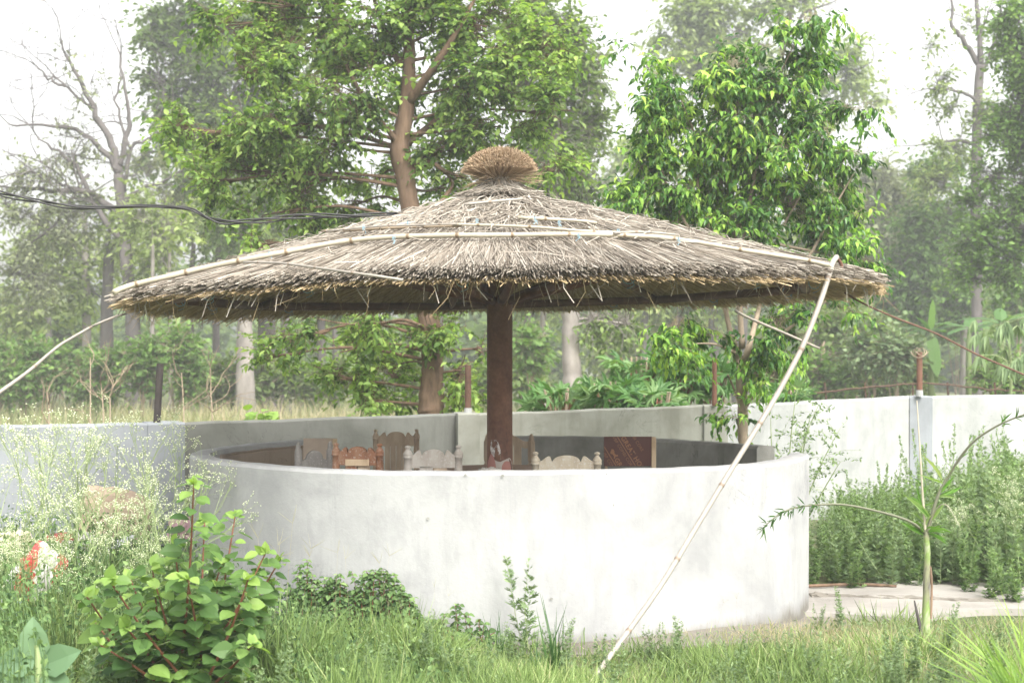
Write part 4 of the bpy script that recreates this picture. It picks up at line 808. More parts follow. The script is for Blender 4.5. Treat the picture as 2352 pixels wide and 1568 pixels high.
# straight trunks of the wood below the roof; crowns high up behind the roof
TR=[(245,835,14,60,'M_barkg'),(110,800,7,75,'M_barkg'),(350,815,5,52,'M_barkp'),(393,820,5,56,'M_barkp'),(497,840,8,58,'M_barkg'),(563,812,17,55,'M_barkp'),(655,812,10,60,'M_barkg'),(738,800,9,64,'M_barkg'),(770,800,6,70,'M_barkg'),(440,825,7,62,'M_barkg'),(1010,800,8,70,'M_barkg'),(1215,800,12,74,'M_barkg'),(1245,820,7,66,'M_barkp'),(1480,800,9,72,'M_barkg'),(1640,800,10,76,'M_barkg'),(1880,800,12,70,'M_barkg'),(1560,810,6,80,'M_barkg'),(2010,800,9,80,'M_barkg'),(1400,800,7,84,'M_barkg'),(300,810,6,80,'M_barkg')]
places={245:'left of the half-bare tree',110:'far off at the left edge of the wood',350:'thin and pale, just left of the blackened post',393:'thin and pale, just right of the blackened post',497:'between the blackened post and the pale thick trunk',563:'thick, straight and pale under the left part of the roof',655:'slim and grey beside the thick dark-crowned tree',738:'slim and grey in the middle of the gap under the roof',770:'thinnest one left of the brown leaning trunk',440:'grey and upright beyond the bare twigs',1010:'almost hidden behind the brown leaning trunk',1215:'dim grey one just right of the rusty column',1245:'pale and narrow between the column and the mottled trunk',1480:'dim grey one above the castor plants',1640:'hazy one behind the ficus stem',1880:'hazy and broad right of the ficus stem',1560:'far thin one left of the ficus foliage',2010:'far off left of the banana plants',1400:'farthest thin one right of the mottled trunk',300:'behind the half-bare tree'}
for px,py,hw,D,mt in TR:
    D=D*.74
    top=600 if 700<px<1700 else (560 if px<450 else 500)
    T_('forest_tree','tall straight forest tree, '+places[px],D,[(px,py+20,hw*1.15),(px+rng.uniform(-3,3),700,hw),(px+rng.uniform(-8,8),top,hw*.7)],
       [(px+rng.uniform(-40,40),top+rng.uniform(-30,60),60,45),(px+rng.uniform(-60,60),top-60+rng.uniform(-20,40),60,50),(px+rng.uniform(-50,50),top+110,40,30,0,.4)] if not (1350<px<1500) else [(px,top+60,50,40)],
       L_far if (rng.random()<.6 or px<460) else L_farD,globals()[mt],tw=(150 if px<460 else 420),per=7,L=.0046*D,twl=.02*D,tb=.08,group='trees of the wood beyond the field')
# far wood as one mass behind
mb=MB()
cl=[]
for i in range(95):
    px=rng.uniform(-250,2600); D=rng.uniform(85,125); hh=rng.uniform(660,770) if px>450 else rng.uniform(700,780) if not(1350<px<1500) else rng.uniform(690,790)
    cl.append((P(px,hh,D),(rng.uniform(50,100)*D/F,2.5,rng.uniform(40,80)*D/F),1))
for i in range(110):
    px=rng.uniform(-250,2600); D=rng.uniform(75,110); cl.append((P(px,rng.uniform(780,850),D),(rng.uniform(50,90)*D/F,2,rng.uniform(30,50)*D/F),1))
crown(mb,None,cl,16000,5,.62,.6,'card',1.6,.1,.5,0,.8)
tag(mb.build('distant_wood',[L_farD]),'hazy mass of distant woodland closing the view','woodland',kind='stuff')
# bushes
def bush(px,pyc,rx,ry,D,leafm,label,tw=260,per=6,L=.14,tpl='card',name='bush',group=None,tb=0,cat='bush',stems=5):
    k=D/F; c=P(px,pyc,D); g=float(gz(c.x,c.y)); root=empty(name,(c.x,c.y,g)); tag(root,label,cat,group)
    T=MB(); Lf=MB(); cl=[]
    for i in range(5):
        cc=c+Vector((rng.uniform(-.6,.6)*rx*k,rng.uniform(-.4,.4)*rx*k,rng.uniform(-.55,.55)*ry*k)); cl.append((cc,(rx*k*.55,rx*k*.5,ry*k*.55),1)); limb(T,[(c.x+rng.uniform(-.1,.1),c.y,g-.05),tuple((Vector((c.x,c.y,g))+cc)/2),tuple(cc)],.02,.008,5,.4,3)
    crown(Lf,T,cl,tw,per,L,.55,tpl,L*3.2,.1,.6,tb,.8,twr=.006)
    child(T.build('stems',[M_dry]),root); child(Lf.build('foliage',[leafm]),root); return root
Hb=['at the left picture edge','second from the left edge','under the leaning bamboo stick','left of the half-bare tree foot','in front of the half-bare tree foot','just left of the blackened post','just right of the blackened post']
for i,(px,py,rx,ry) in enumerate([(-10,850,60,65),(55,865,55,55),(120,850,60,65),(190,860,55,60),(255,850,60,65),(325,850,50,62),(405,830,55,75)]):
    bush(px,py,rx,ry,37+rng.uniform(-1,2),L_bri,'dense green bush along the far field edge, '+Hb[i],tw=420,L=.15,group='bushes along the far edge of the field',tb=-.22)
Hc=['right of the bare twigs','above the green sprouts','under the pale thick trunk','left of the near tree','behind the near tree foliage','behind the brown trunk foot']
for i,(px,py,rx,ry) in enumerate([(470,880,55,40),(535,880,50,40),(600,870,60,48),(680,880,60,40),(770,870,70,45),(950,865,70,45)]):
    bush(px,py,rx,ry,42,L_farD,'low dark scrub bush at the field edge, '+Hc[i],tw=260,L=.17,group='scrub bushes at the field edge',tb=.15)
for px,py,rx,ry,D,lm,lab in [(60,745,60,40,60,L_farD,'round hazy bush far beyond the hedge at left'),(140,770,60,40,58,L_farD,'hazy shrub right of the round one beyond the hedge'),(1110,880,40,40,38,L_farD,'dim bush between the brown trunk and the column'),(1205,850,34,45,40,L_farD,'dark shrub right of the rusty column'),(1225,790,38,30,36,L_bri,'yellow-green spray right of the column'),(1420,830,80,40,62,L_far,'pale bushes beyond the mottled trunk'),(1560,700,80,50,64,L_far,'hazy shrub under the roof edge left of the ficus'),
  (1890,870,60,45,34,L_bri,'fresh green bush behind the leaning bamboo pole'),(1960,770,60,60,38,L_farD,'dark shrub left of the banana plants'),(2000,850,70,45,36,L_farD,'dark low bush above the white wall'),(2080,860,60,40,35,L_farD,'dark low bush behind the post with the wire coil'),(2290,845,45,35,28,L_bri,'yellow-green bush behind the right end of the wall'),(2010,770,50,50,33,L_sage,'grey-green leafy shrub in the middle distance at right'),(2060,820,50,40,32,L_sage,'grey-green shrub under the cable'),(2330,880,40,20,26,L_bri,'low fresh shrub at the right edge above the wall'),(2200,700,80,60,50,L_farD,'dark thicket behind the banana leaves'),(2330,680,60,60,44,L_bri,'bright thicket at the right edge'),(1900,670,70,60,56,L_farD,'dark thicket behind the roof tip'),(2080,700,60,60,52,L_far,'thicket between the roof tip and the banana plants'),(1780,860,40,45,20,L_bri,'fresh shrub right of the ficus stem')]:
    bush(px,py,rx,ry,D,lm,lab,tw=int(120+rx*ry*.11),L=.0046*D*(1.0 if D>30 else .8),tb=-.1 if lm is L_bri else .1)
# castor oil plants behind the wall
def castor(px,py,rx,ry,D,label,n=60):
    k=D/F; c=P(px,py,D); g=float(gz(c.x,c.y)); root=empty('castor_plant',(c.x,c.y,g)); tag(root,label,'plant','castor plants behind the boundary wall'); T=MB(); Lf=MB()
    a=rng.uniform(0,6.28,n); rr=rng.uniform(.2,1,n)**.6; zz=rng.uniform(-1,1,n)
    pos=np.stack([c.x+rx*k*rr*np.cos(a),c.y+.5*np.sin(a)*rr,c.z+ry*k*zz*(1.15-rr*.5)],-1); stem=np.stack([c.x+(pos[:,0]-c.x)*.35,np.full(n,c.y),pos[:,2]-.25],-1)
    strands(T,stem,(stem+pos)/2+np.array([0,0,.06]),pos,.007,.005,.004,.6,1)
    for i in range(6):
        e=c+Vector((rng.uniform(-.7,.7)*rx*k,rng.uniform(-.3,.3),ry*k*.8)); limb(T,[(c.x+rng.uniform(-.2,.2),c.y,g-.05),(c.x+(e.x-c.x)*.5,c.y,(g+e.z)/2),tuple(e)],.022,.010,7,.6,4)
    out=nrm(pos-np.array([c.x,c.y,c.z-.3])); dr=nrm(out+rng.normal(0,.3,(n,3))+np.array([0,-.35,-.35])); up=nrm(rng.normal(0,.25,(n,3))+np.array([0,-.75,.8]))
    leaves(Lf,pos,dr,up,rng.uniform(.26,.46,n),1.0,np.clip(rng.normal(.5,.25,n),0,1),'star')
    child(T.build('stems',[M_dry,M_rstem]),root); child(Lf.build('foliage',[L_castor]),root)
for q in [(1290,915,70,28,17.6,'low castor plant beside the mottled trunk',34),(1400,900,60,30,17.2,'castor plant behind the chipped part of the wall',44),(1470,860,70,50,17.8,'tall castor plant below the ficus foliage',60),(1560,860,70,60,18.2,'largest castor plant left of the rusty post',70),(1640,870,50,50,18.4,'castor plant behind the thin rusty post',46),(1500,915,60,20,16.6,'short castor plant right at the wall',34),(1800,900,50,22,18.6,'castor plant seen right of the ficus stem',30)]: castor(*q)
# banana plants and neighbours, right
def banana(px,pyb,D,h,label,lf,sc=.66):
    b=P(px,pyb,D); g=float(gz(b.x,b.y)); root=empty('banana_plant',(b.x,b.y,g)); tag(root,label,'plant','banana plants beyond the wall'); T=MB(); Lf=MB(); tube(T,[(b.x,b.y,g),(b.x,b.y,b.z-.3),(b.x+.02,b.y,b.z)],[.075,.06,.04],10,.3)
    for (ang,el,L,w,t) in lf:
        d=np.array([math.cos(ang)*math.cos(el),math.sin(ang)*math.cos(el),math.sin(el)]); n=12; s=nrm(np.cross(d,[0,0,1.])+np.array([0,1e-3,0])); V=[];
        c=np.array(tuple(b)); L*=sc;w*=sc
        for i in range(n+1):
            u=i/n; q=c+d*L*u+np.array([0,0,-1])*L*.38*u*u*(1 if el<1.2 else .1); hw=w*math.sin(math.pi*min(1,u*.93+.07))**.6*(1 if u>.12 else .15)*rng.uniform(.9,1.05)
            V+=[q-s*hw+np.array([0,0,-.25*hw]),q,q+s*hw+np.array([0,0,-.25*hw])]
        Q=[(i*3+j,i*3+j+1,i*3+j+4,i*3+j+3) for i in range(n) for j in range(2)]; Lf.add(V,Q,None,t)
    child(T.build('trunk',[M_stem],smooth=True),root); child(Lf.build('foliage',[L_ban]),root)
banana(2138,762,33,2,'banana plant with one upright bright young leaf beyond the wall',[(.3,1.5,1.1,.20,.72),(3.1,.45,1.3,.18,.3),(0,.5,1.5,.2,.35),(3.6,.95,1.1,.1,.3),(-.4,.8,1.0,.12,.7),(2.4,.3,1.1,.18,.2),(-1.3,-1.2,1.1,.24,.66),(.9,.4,1.2,.2,.3)])
banana(2225,755,35,2,'banana plant with drooping grey-green leaves left of the slender bare trunk',[(.1,.6,1.3,.2,.4),(3.0,.5,1.4,.2,.3),(1.2,.8,1.2,.2,.3),(-.6,.3,1.2,.2,.5),(3.8,.2,1.2,.2,.2),(.5,.1,1.3,.2,.3)])
banana(2300,740,32,2,'banana plant near the right edge below the bright tree',[(.2,.5,1.4,.2,.5),(2.9,.4,1.6,.2,.4),(1.4,1.0,1.0,.2,.5),(-.9,.6,1.2,.2,.6),(3.5,.1,1.2,.2,.2)])
# drooping compound-leaved plant at the right edge
D=19; c=P(2322,800,D); g=float(gz(c.x,c.y)); root=empty('papaya_plant',(c.x,c.y,g)); tag(root,'young plant with long drooping finger leaves at the right edge behind the wall','plant'); T=MB(); Lf=MB()
limb(T,[(c.x-.05,c.y,g),P(2322,880,D),P(2318,790,D),P(2315,735,D)],.022,.012,7,.6)
for i in range(24):
    zz=rng.uniform(735,850); a=rng.uniform(0,6.28); s=np.array(tuple(P(2318,zz,D))); e=s+np.array([math.cos(a)*rng.uniform(.15,.42),math.sin(a)*.3,rng.uniform(.0,.16)]); strands(T,s[None],((s+e)/2)[None]+np.array([[0,0,.04]]),e[None],.006,.005,.004,.7,0)
    m_=7; aa=np.linspace(-1.5,1.5,m_); dr=np.stack([np.cos(a+aa)*.6,np.sin(a+aa)*.6,np.full(m_,-.75)],-1); leaves(Lf,np.repeat(e[None],m_,0),dr,np.tile([0,-.2,1.],(m_,1)),rng.uniform(.18,.28,m_),.2,rng.uniform(.3,.9,m_),'leaf')
child(T.build('stems',[M_stem]),root); child(Lf.build('foliage',[L_sage]),root)
# shed with a sloping metal sheet, log rail, stump
D=41; root=empty('farm_shed',P(1905,880,D)); tag(root,'low brown shed with a pale sloping metal roof edge, half hidden right of the ficus','shed')
mb=MB(); a,b_=P(1885,768,D),P(1942,741,D); tube(mb,[a,b_],.028,6,.5); 
V=[tuple(a),tuple(b_),tuple(b_+Vector((.6,2.2,-.05))),tuple(a+Vector((.6,2.2,-.05)))]; V+= [(x,y,z-.02) for x,y,z in V]; mb.add(V,[(0,1,2,3),(4,7,6,5),(0,4,5,1),(1,5,6,2),(2,6,7,3),(3,7,4,0)]); child(mb.build('roof_sheet',[flatmat('pale_roof_metal',(.50,.55,.60),.4)]),root)
mb=MB(); boxm(mb,(a.x+.05,D+.3,-.1),(b_.x+.4,D+2.0,a.z-.05)); child(mb.build('mud_wall',[flatmat('brown_mud',(.07,.055,.045),.9)]),root)
for q in ((a.x+.08,D+.1),(b_.x+.1,D+.1)): mb=MB(); tube(mb,[(q[0],q[1],-.1),(q[0],q[1],a.z-.0)],.05,7); child(mb.build('post',[M_dry]),root)
root=empty('log_rail_fence',P(2150,900,24)); tag(root,'old brown log rail fence just beyond the right part of the wall','fence')
mb=MB(); limb(mb,[P(1850,905,24),P(1960,893,24),P(2060,884,24),P(2130,880,24),P(2220,888,24),P(2330,897,24),P(2450,900,24)],.015,.012,8,.0,6,.006); child(mb.build('rail',[M_bark]),root)
for px in (1900,1990,2095,2180,2290,2360): 
    b_=P(px,900,24); mb=MB(); limb(mb,[(b_.x,24.05,-.1),(b_.x+.02,24.05,.5),(b_.x+rng.uniform(-.03,.03),24.05,CH-(878-HZ)/F*24)],.02,.016,7,.0); child(mb.build('post',[M_bark]),root)
b_=P(597,850,45); mb=MB(); limb(mb,[(b_.x,45,-.1),(b_.x,45,.8),(b_.x+.05,45,1.35)],.38,.33,14,.2); tag(mb.build('tree_stump',[M_barkg]),'dark grey stump standing at the field edge under the pale thick trunk','stump')
# dead twiggy stems rising above the wall at left
Lb=['two-forked dead stem left of the blackened post','thin pale dead sapling left of the blackened post','short dead stem just left of the blackened post','reddish dead stick with a stump-like base right of the dark wall step','dead stem far left above the wall','thin curved dead twig right of the blackened post']
for (px,py0,D,n),lab in zip([(235,880,13.2,3),(205,820,14.5,1),(250,905,12.9,3),(485,900,13.2,3),(110,905,13.0,2),(420,855,14.5,2)],Lb):
    b_=P(px,975,D); root_mb=MB(); t_=P(px+rng.uniform(-4,4),py0,D)
    p=limb(root_mb,[(b_.x,D,-.05),(b_.x+.01,D,b_.z),tuple(t_)],.010,.004,6,.8)
    for k in range(n*2): i=rng.integers(len(p)//2,len(p)-1); forks(root_mb,p[i],nrm(np.array([rng.normal(0,.8),rng.normal(0,.4),.7])),.0045,rng.uniform(.15,.3),1,.5)
    tag(root_mb.build('dead_stem',[M_dry]),lab,'dead plant','dead stems rising above the boundary wall')
# green sprouts over the wall near px 590
b_=P(590,950,14.2); root=empty('sprouting_plant',(b_.x,14.2,0)); tag(root,'low plant with bright broad leaves peeping over the grey wall panel','plant'); T=MB(); Lf=MB()
n=16; pos=np.stack([b_.x+rng.uniform(-.12,.14,n),np.full(n,14.2)+rng.uniform(-.1,.1,n),b_.z+rng.uniform(-.08,.05,n)],-1); strands(T,np.tile([b_.x,14.2,0.],(n,1)),np.tile([b_.x,14.2,.6],(n,1)),pos,.005,.005,.003,.7)
leaves(Lf,pos,nrm(rng.normal(0,1,(n,3))+np.array([0,-.3,-.3])),np.tile([0,-.5,1.],(n,1))+rng.normal(0,.3,(n,3)),.11,.8,rng.uniform(.6,1,n),'round'); child(T.build('stems',[M_stem]),root); child(Lf.build('foliage',[L_bri]),root)
# field grass beyond the wall
mb=MB(); n=42000; D_=13.5+rng.uniform(0,1,n)**1.2*28; x=rng.uniform(-700,2500,n); X=(x-CX)/F*D_; kk=D_>np.interp(x,[-700,340,1050,2100,2900],[12.3,13.2,15.0,16.9,18]); X,D_,x=X[kk],D_[kk],x[kk]; n=len(X); pos=np.stack([X,D_,gz(X,D_)],-1)
h=rng.uniform(.25,.62,n)*(1+.35*np.sin(X*.9)*np.sin(D_*.5)); dr=nrm(np.stack([rng.normal(0,.28,n),rng.normal(0,.28,n),np.ones(n)],-1)); 
leaves(mb,pos,dr,nrm(rng.normal(0,1,(n,3))),h,.028,np.clip(rng.normal(.55,.25,n)+.2*np.sin(X*.5+D_*.3),0,1),'blade')
tag(mb.build('field_grass',[L_drygr]),'tall pale green and straw-coloured grass of the field beyond the wall','grass',kind='stuff')
# ------------------------------------------------------------------ foreground plants
def at_g(px,D): g=G(px,D); return g
# wispy bush in front of the white boundary wall, right of the ficus
D=12.3; b0=at_g(1800,D); root=empty('wispy_bush',b0); tag(root,'tall airy bush with tiny leaves just outside the open end of the round wall','bush'); T=MB(); Lf=MB(); ends=[]
for (x,y) in ((1770,960),(1830,890),(1880,930),(1920,1000),(1850,1010),(1790,1050),(1895,1080),(1930,1060),(1825,1130),(1860,960)):
    e=P(x,y,D+rng.uniform(-.25,.25)); m1=(b0*.45+e*.55)+Vector((rng.uniform(-.08,.08),0,.12)); p=limb(T,[b0,m1,e],.008,.002,5,.6)
    for i in range(14):
        q=p[rng.integers(len(p)//3,len(p))]; d=nrm(np.array([rng.normal(0,1),rng.normal(0,.6),rng.uniform(-.1,.9)])); l=rng.uniform(.08,.30); t_=q+d*l+np.array([0,0,-.03]); strands(T,q[None],((q+t_)/2+np.array([0,0,.02]))[None],t_[None],.0016,.0013,.0008,.6)
        k=11; u=rng.uniform(.1,1,k)[:,None]; ps=q*(1-u)+t_*u; leaves(Lf,ps,nrm(rng.normal(0,1,(k,3))+d*.5),nrm(rng.normal(0,1,(k,3))+np.array([0,0,1])),rng.uniform(.022,.04,k),.42,rng.uniform(.1,.9,k),'diamond')
child(T.build('stems',[M_stem]),root); child(Lf.build('foliage',[L_weed]),root)
# areca palm sapling
b0=at_g(2128,8.62); root=empty('palm_sapling',b0); tag(root,'young areca palm with a ringed grey-green stem and three nearly bare fronds','palm')
def PP(px,py,D=8.62): return P(px,py,D)
T=MB(); pts=sm([PP(2127,1462),PP(2127,1400),PP(2128,1330),PP(2130,1270),PP(2128,1235),PP(2124,1215)],8); n=len(pts); r=np.interp(np.linspace(0,1,n),[0,.3,.6,.85,1],[.025,.0185,.0165,.015,.012]); r=r*(1+.07*(np.arange(n)%8==0)); tube(T,pts,r,14,.5); T.t[-1][:]=np.clip(.5+.35*np.sin(np.arange(len(T.t[-1]))*.021)+rng.normal(0,.08,len(T.t[-1])),0,1)
M_pstem=rampmat('palm_stem',[(0,(.12,.11,.10)),(.35,(.26,.27,.16)),(.7,(.22,.32,.09)),(1,(.40,.42,.30))],.6,(7,(1,1,.6),.55,1.2))
child(T.build('stem',[M_pstem],smooth=True),root)
mb=MB(); limb(mb,[PP(2118,1458),PP(2108,1415),PP(2100,1378)],.014,.004,7,.2); child(mb.build('dead_sheath',[M_barkg]),root)
mb=MB(); limb(mb,[PP(2136,1300),PP(2140,1345),PP(2138,1420)],.008,.006,6,.9); child(mb.build('dead_sheath',[M_bark]),root)
M_pst2=rampmat('grey_green_stalk',[(0,(.08,.085,.06)),(1,(.20,.21,.14))],.6)
def frond(path,r,tips,mat,lab):
    mb=MB(); p=limb(mb,[P(*q) for q in path],r,r*.3,7,.6,6); fr_=child(mb.build('frond',[mat],smooth=True),root); fr_['label']=lab
    Lm=MB()
    for (i0,k,L,w,tn,down) in tips:
        q=p[min(len(p)-1,int(i0*(len(p)-1)))]; tg=nrm(p[min(len(p)-1,int(i0*(len(p)-1))+1)]-p[max(0,int(i0*(len(p)-1))-1)])
        sidev=np.cross(tg,[0,1.,0]); dr=nrm(tg[None]*.7+sidev[None]*rng.uniform(-1.2,1.2,(k,1))+rng.normal(0,.25,(k,3))+np.array([0,-.1,down])); leaves(Lm,np.repeat(q[None],k,0)+rng.normal(0,.004,(k,3)),dr,nrm(rng.normal(0,.5,(k,3))+np.array([0,-1,.5])),rng.uniform(.5,1.1,k)*L,w,np.clip(tn+rng.normal(0,.15,k),0,1),'leaf')
    o=Lm.build('leaflets',[L_palm]); o.parent=fr_; return fr_
frond([(2124,1225,8.62),(2095,1200,8.55),(2040,1180,8.45),(1950,1160,8.3),(1890,1158,8.2),(1830,1165,8.1),(1790,1180,8.05),(1752,1212,8.0)],.0085,[(u,5,.055,.13,.05,-.2) for u in np.linspace(.60,1,12)]+[(.99,5,.08,.08,.2,-.5)],M_pst2,'arching bare frond reaching left in front of the round wall')
frond([(2126,1225,8.62),(2120,1150,8.64),(2114,1050,8.66),(2106,920,8.7)],.009,[(.16,4,.15,.12,.75,.1),(.28,4,.13,.12,.6,.1),(.34,4,.11,.12,.3,.1),(.47,2,.08,.08,.5,.1)],M_bamboo,'upright pale frond stalk')
frond([(2128,1235,8.62),(2150,1150,8.6),(2180,1090,8.58),(2230,1020,8.5),(2290,978,8.42),(2352,952,8.35),(2400,940,8.3)],.0105,[(.10,4,.19,.16,.7,.1),(.22,4,.17,.14,.6,0),(.28,3,.20,.08,.9,-.5),(.42,2,.10,.08,.6,0),(.70,3,.10,.12,.2,.5),(.78,4,.07,.1,.2,.3),(.9,4,.1,.12,.2,.5)],M_pst2,'dark frond rising to the right')
frond([(2126,1225,8.62),(2150,1170,8.5),(2175,1160,8.4),(2205,1210,8.3)],.004,[(.1,3,.17,.11,.75,-.1),(.0,3,.18,.14,.5,-.2),(.05,3,.15,.12,.6,-.3)],M_bamboo,'short young frond with the freshest leaflets')
# broad-leaved shrub, lower left
D=6.75; b0=Vector((PXY(420,D),D,0.02)); root=empty('broadleaf_shrub',b0); tag(root,'large bright green shrub with serrated heart-shaped leaves and red stems in the lower left foreground','shrub'); T=MB(); Lf=MB()
tops=[(445,1110),(540,1185),(610,1270),(470,1200),(400,1250),(350,1300),(300,1330),(250,1330),(570,1330),(510,1290),(640,1290),(430,1330),(340,1400),(220,1430),(290,1440),(380,1460),(470,1420),(550,1420),(250,1520),(340,1540),(440,1530),(520,1520),(600,1420),(200,1370),(420,1380),(500,1350),(360,1350),(300,1480),(380,1560),(500,1580),(270,1590),(330,1600),(440,1600),(560,1560),(620,1350),(580,1480),(230,1480)]
for i,(x,y) in enumerate(tops):
    dD=rng.uniform(-.45,.3); e=np.array(tuple(P(x,y,D+dD))); s=np.array(tuple(b0))+np.array([rng.uniform(-.1,.1),rng.uniform(-.08,.08),0]); m1=s*.5+e*.5+np.array([(e[0]-s[0])*.12,0,.03]); p=limb(T,[s,m1,e],.008,.003,6,.6)
    nn=int(15+(e[2]-s[2])*30); u=np.linspace(.22,1,nn); ps=np.stack([np.interp(u*(len(p)-1),range(len(p)),p[:,c]) for c in range(3)],-1)
    ang=np.arange(nn)*2.4+rng.uniform(0,6); out=np.stack([np.cos(ang),np.sin(ang)*.9,rng.uniform(-.1,.5,nn)],-1); pl=rng.uniform(.03,.08,nn)*(1.1-u*.6); q=ps+nrm(out)*pl[:,None]; q[:,2]+=.01
    strands(T,ps,(ps+q)/2,q,.0017,.0014,.0012,.4,1)
    Ls=rng.uniform(.04,.098,nn)*(1.1-.45*u**4); leaves(Lf,q,nrm(out+np.array([0,0,-.35])),nrm(np.array([0,-.45,1.])+rng.normal(0,.33,(nn,3))),Ls,.80,np.clip(rng.normal(.38,.24,nn)+.35*u**5,0,1),'round')
    k=5; leaves(Lf,np.repeat(e[None],k,0),nrm(rng.normal(0,.8,(k,3))+np.array([0,0,.8])),nrm(np.array([0,-.8,.6])+rng.normal(0,.4,(k,3))),rng.uniform(.035,.07,k),.7,rng.uniform(.75,1,k),'round')
child(T.build('stems',[M_rstem,M_stem]),root); child(Lf.build('foliage',[L_hib]),root)
# big leathery plant bottom left
D=6.05; b0=Vector((PXY(90,D),D,0)); root=empty('milkweed_plant',b0); tag(root,'pale plant with very large rounded leathery leaves in the bottom left corner','plant'); T=MB(); Lf=MB(); tube(T,[b0,P(88,1510,D),P(85,1480,D)],.012,8,.9)
for (x,y,dx,dz,L,t) in ((82,1512,-.02,.55,.165,.75),(80,1515,-.6,-.06,.16,.35),(95,1530,.55,.25,.17,.2),(90,1555,-.2,-.3,.16,.5),(100,1545,.3,-.2,.15,.3),(60,1560,-.5,.1,.15,.6)):
    leaves(Lf,np.array([tuple(P(x,y,D))]),np.array([[dx,-.12,dz]]),np.array([[.05,-1,.35]]),L,.72,t,'round')
child(T.build('stems',[M_stem]),root); child(Lf.build('foliage',[leafmat('leathery_leaf',[(0,(.10,.18,.09)),(1,(.22,.34,.20))],.5,.25,.3)]),root)
# airy white-flowered weeds
def parthenium(h,seed,dens=1.0):
    T=MB(); Lf=MB(); Fl=MB(); r_=np.random.default_rng(seed); seg=[]; tips=[]
    def br(p,d,L,depth):
        q=p+d*L; seg.append((p,p+(q-p)*.5+r_.normal(0,.02*L,3),q,depth))
        if depth==0: tips.append(q); return
        for k in range(3 if depth>1 else 4):
            nd=d+r_.normal(0,.42,3)+np.array([0,0,.25]); nd/=np.linalg.norm(nd); br(p+d*L*r_.uniform(.45,1.0) if k else q,nd,L*r_.uniform(.5,.72),depth-1)
    for k in range(3): 
        d=np.array([r_.normal(0,.22),r_.normal(0,.2),1]); br(np.zeros(3),d/np.linalg.norm(d),h*.46,3)
    A=np.array([s[0] for s in seg]);B=np.array([s[1] for s in seg]);C=np.array([s[2] for s in seg]); dp=np.array([s[3] for s in seg]); rad=.0007+.0007*dp
    strands(T,A,B,C,rad*1.3,rad*1.1,rad*.8,.55+.3*(dp<2))
    tips=np.array(tips); m=5; ft=np.repeat(tips,m,0)+r_.normal(0,.014,(len(tips)*m,3))*np.array([1,1,.6]); strands(T,np.repeat(tips,m,0)-np.array([0,0,.015]),(np.repeat(tips,m,0)+ft)/2,ft,.0007,.0006,.0006,.9)
    rr=r_.uniform(.0034,.0052,len(ft)); oc=np.array([(1,0,0),(0,1,0),(-1,0,0),(0,-1,0),(0,0,.7),(0,0,-.7)]); V=ft[:,None,:]+oc[None]*rr[:,None,None]
    Tt=np.array([(0,1,4),(1,2,4),(2,3,4),(3,0,4),(1,0,5),(2,1,5),(3,2,5),(0,3,5)]); Fl.add(V.reshape(-1,3),None,(np.arange(len(ft))*6)[:,None,None]+Tt[None],np.repeat(r_.uniform(.3,1,len(ft)),6))
    n=len(A)*2; k=r_.integers(0,len(A),n); u=r_.uniform(0,1,n)[:,None]; ps=A[k]*(1-u)+C[k]*u; lz=np.clip(1.3-ps[:,2]/h,.35,1.2)
    leaves(Lf,ps,nrm(r_.normal(0,1,(n,3))+np.array([0,0,.1])),nrm(r_.normal(0,.5,(n,3))+np.array([0,0,1])),r_.uniform(.03,.06,n)*lz,.25,r_.uniform(.3,1,n),'lobed')
    return T,Lf,Fl
def plant_from(name,parts,loc,rz,sc,label,cat,group):
    root=empty(name,loc,rz,sc); tag(root,label,cat,group)
    for nm,mb,mt in parts:
        q=mb.build(nm,mt,root)
        if nm=='flowers': q['kind']='stuff'
    return root
protos=[]
PARK=[(25,9.0,1.08,'at the left edge against the bluish wall'),(95,8.6,1.12,'second from the left edge'),(165,9.2,1.20,'left of the tan sack'),(235,9.0,1.12,'right in front of the tan sack'),(300,8.5,.95,'right of the tan sack'),(360,9.1,1.10,'before the wall pillar'),(405,8.8,.95,'beside the left end of the round wall'),(60,8.0,.80,'above the red and white packet'),(140,7.9,.72,'low one right of the red and white packet'),(345,8.0,.75,'behind the broad-leaved shrub'),(10,7.6,.62,'low one over the cream sack'),(215,7.9,.72,'low one between the packet and the shrub')]
for i,(px,D,h,lab) in enumerate(PARK):
    lab='airy weed with tiny white flowers, '+lab
    if i<4:
        T,Lf,Fl=parthenium(1.0,30+i); protos.append(plant_from('flowering_weed',[('stems',T,[M_stem]),('foliage',Lf,[L_sage]),('flowers',Fl,[L_flow])],at_g(px,D),i*1.3,h,lab,'weed','white flowered weeds by the left wall'))
    else: dup(protos[i%4],at_g(px,D),i*1.7,h,lab)
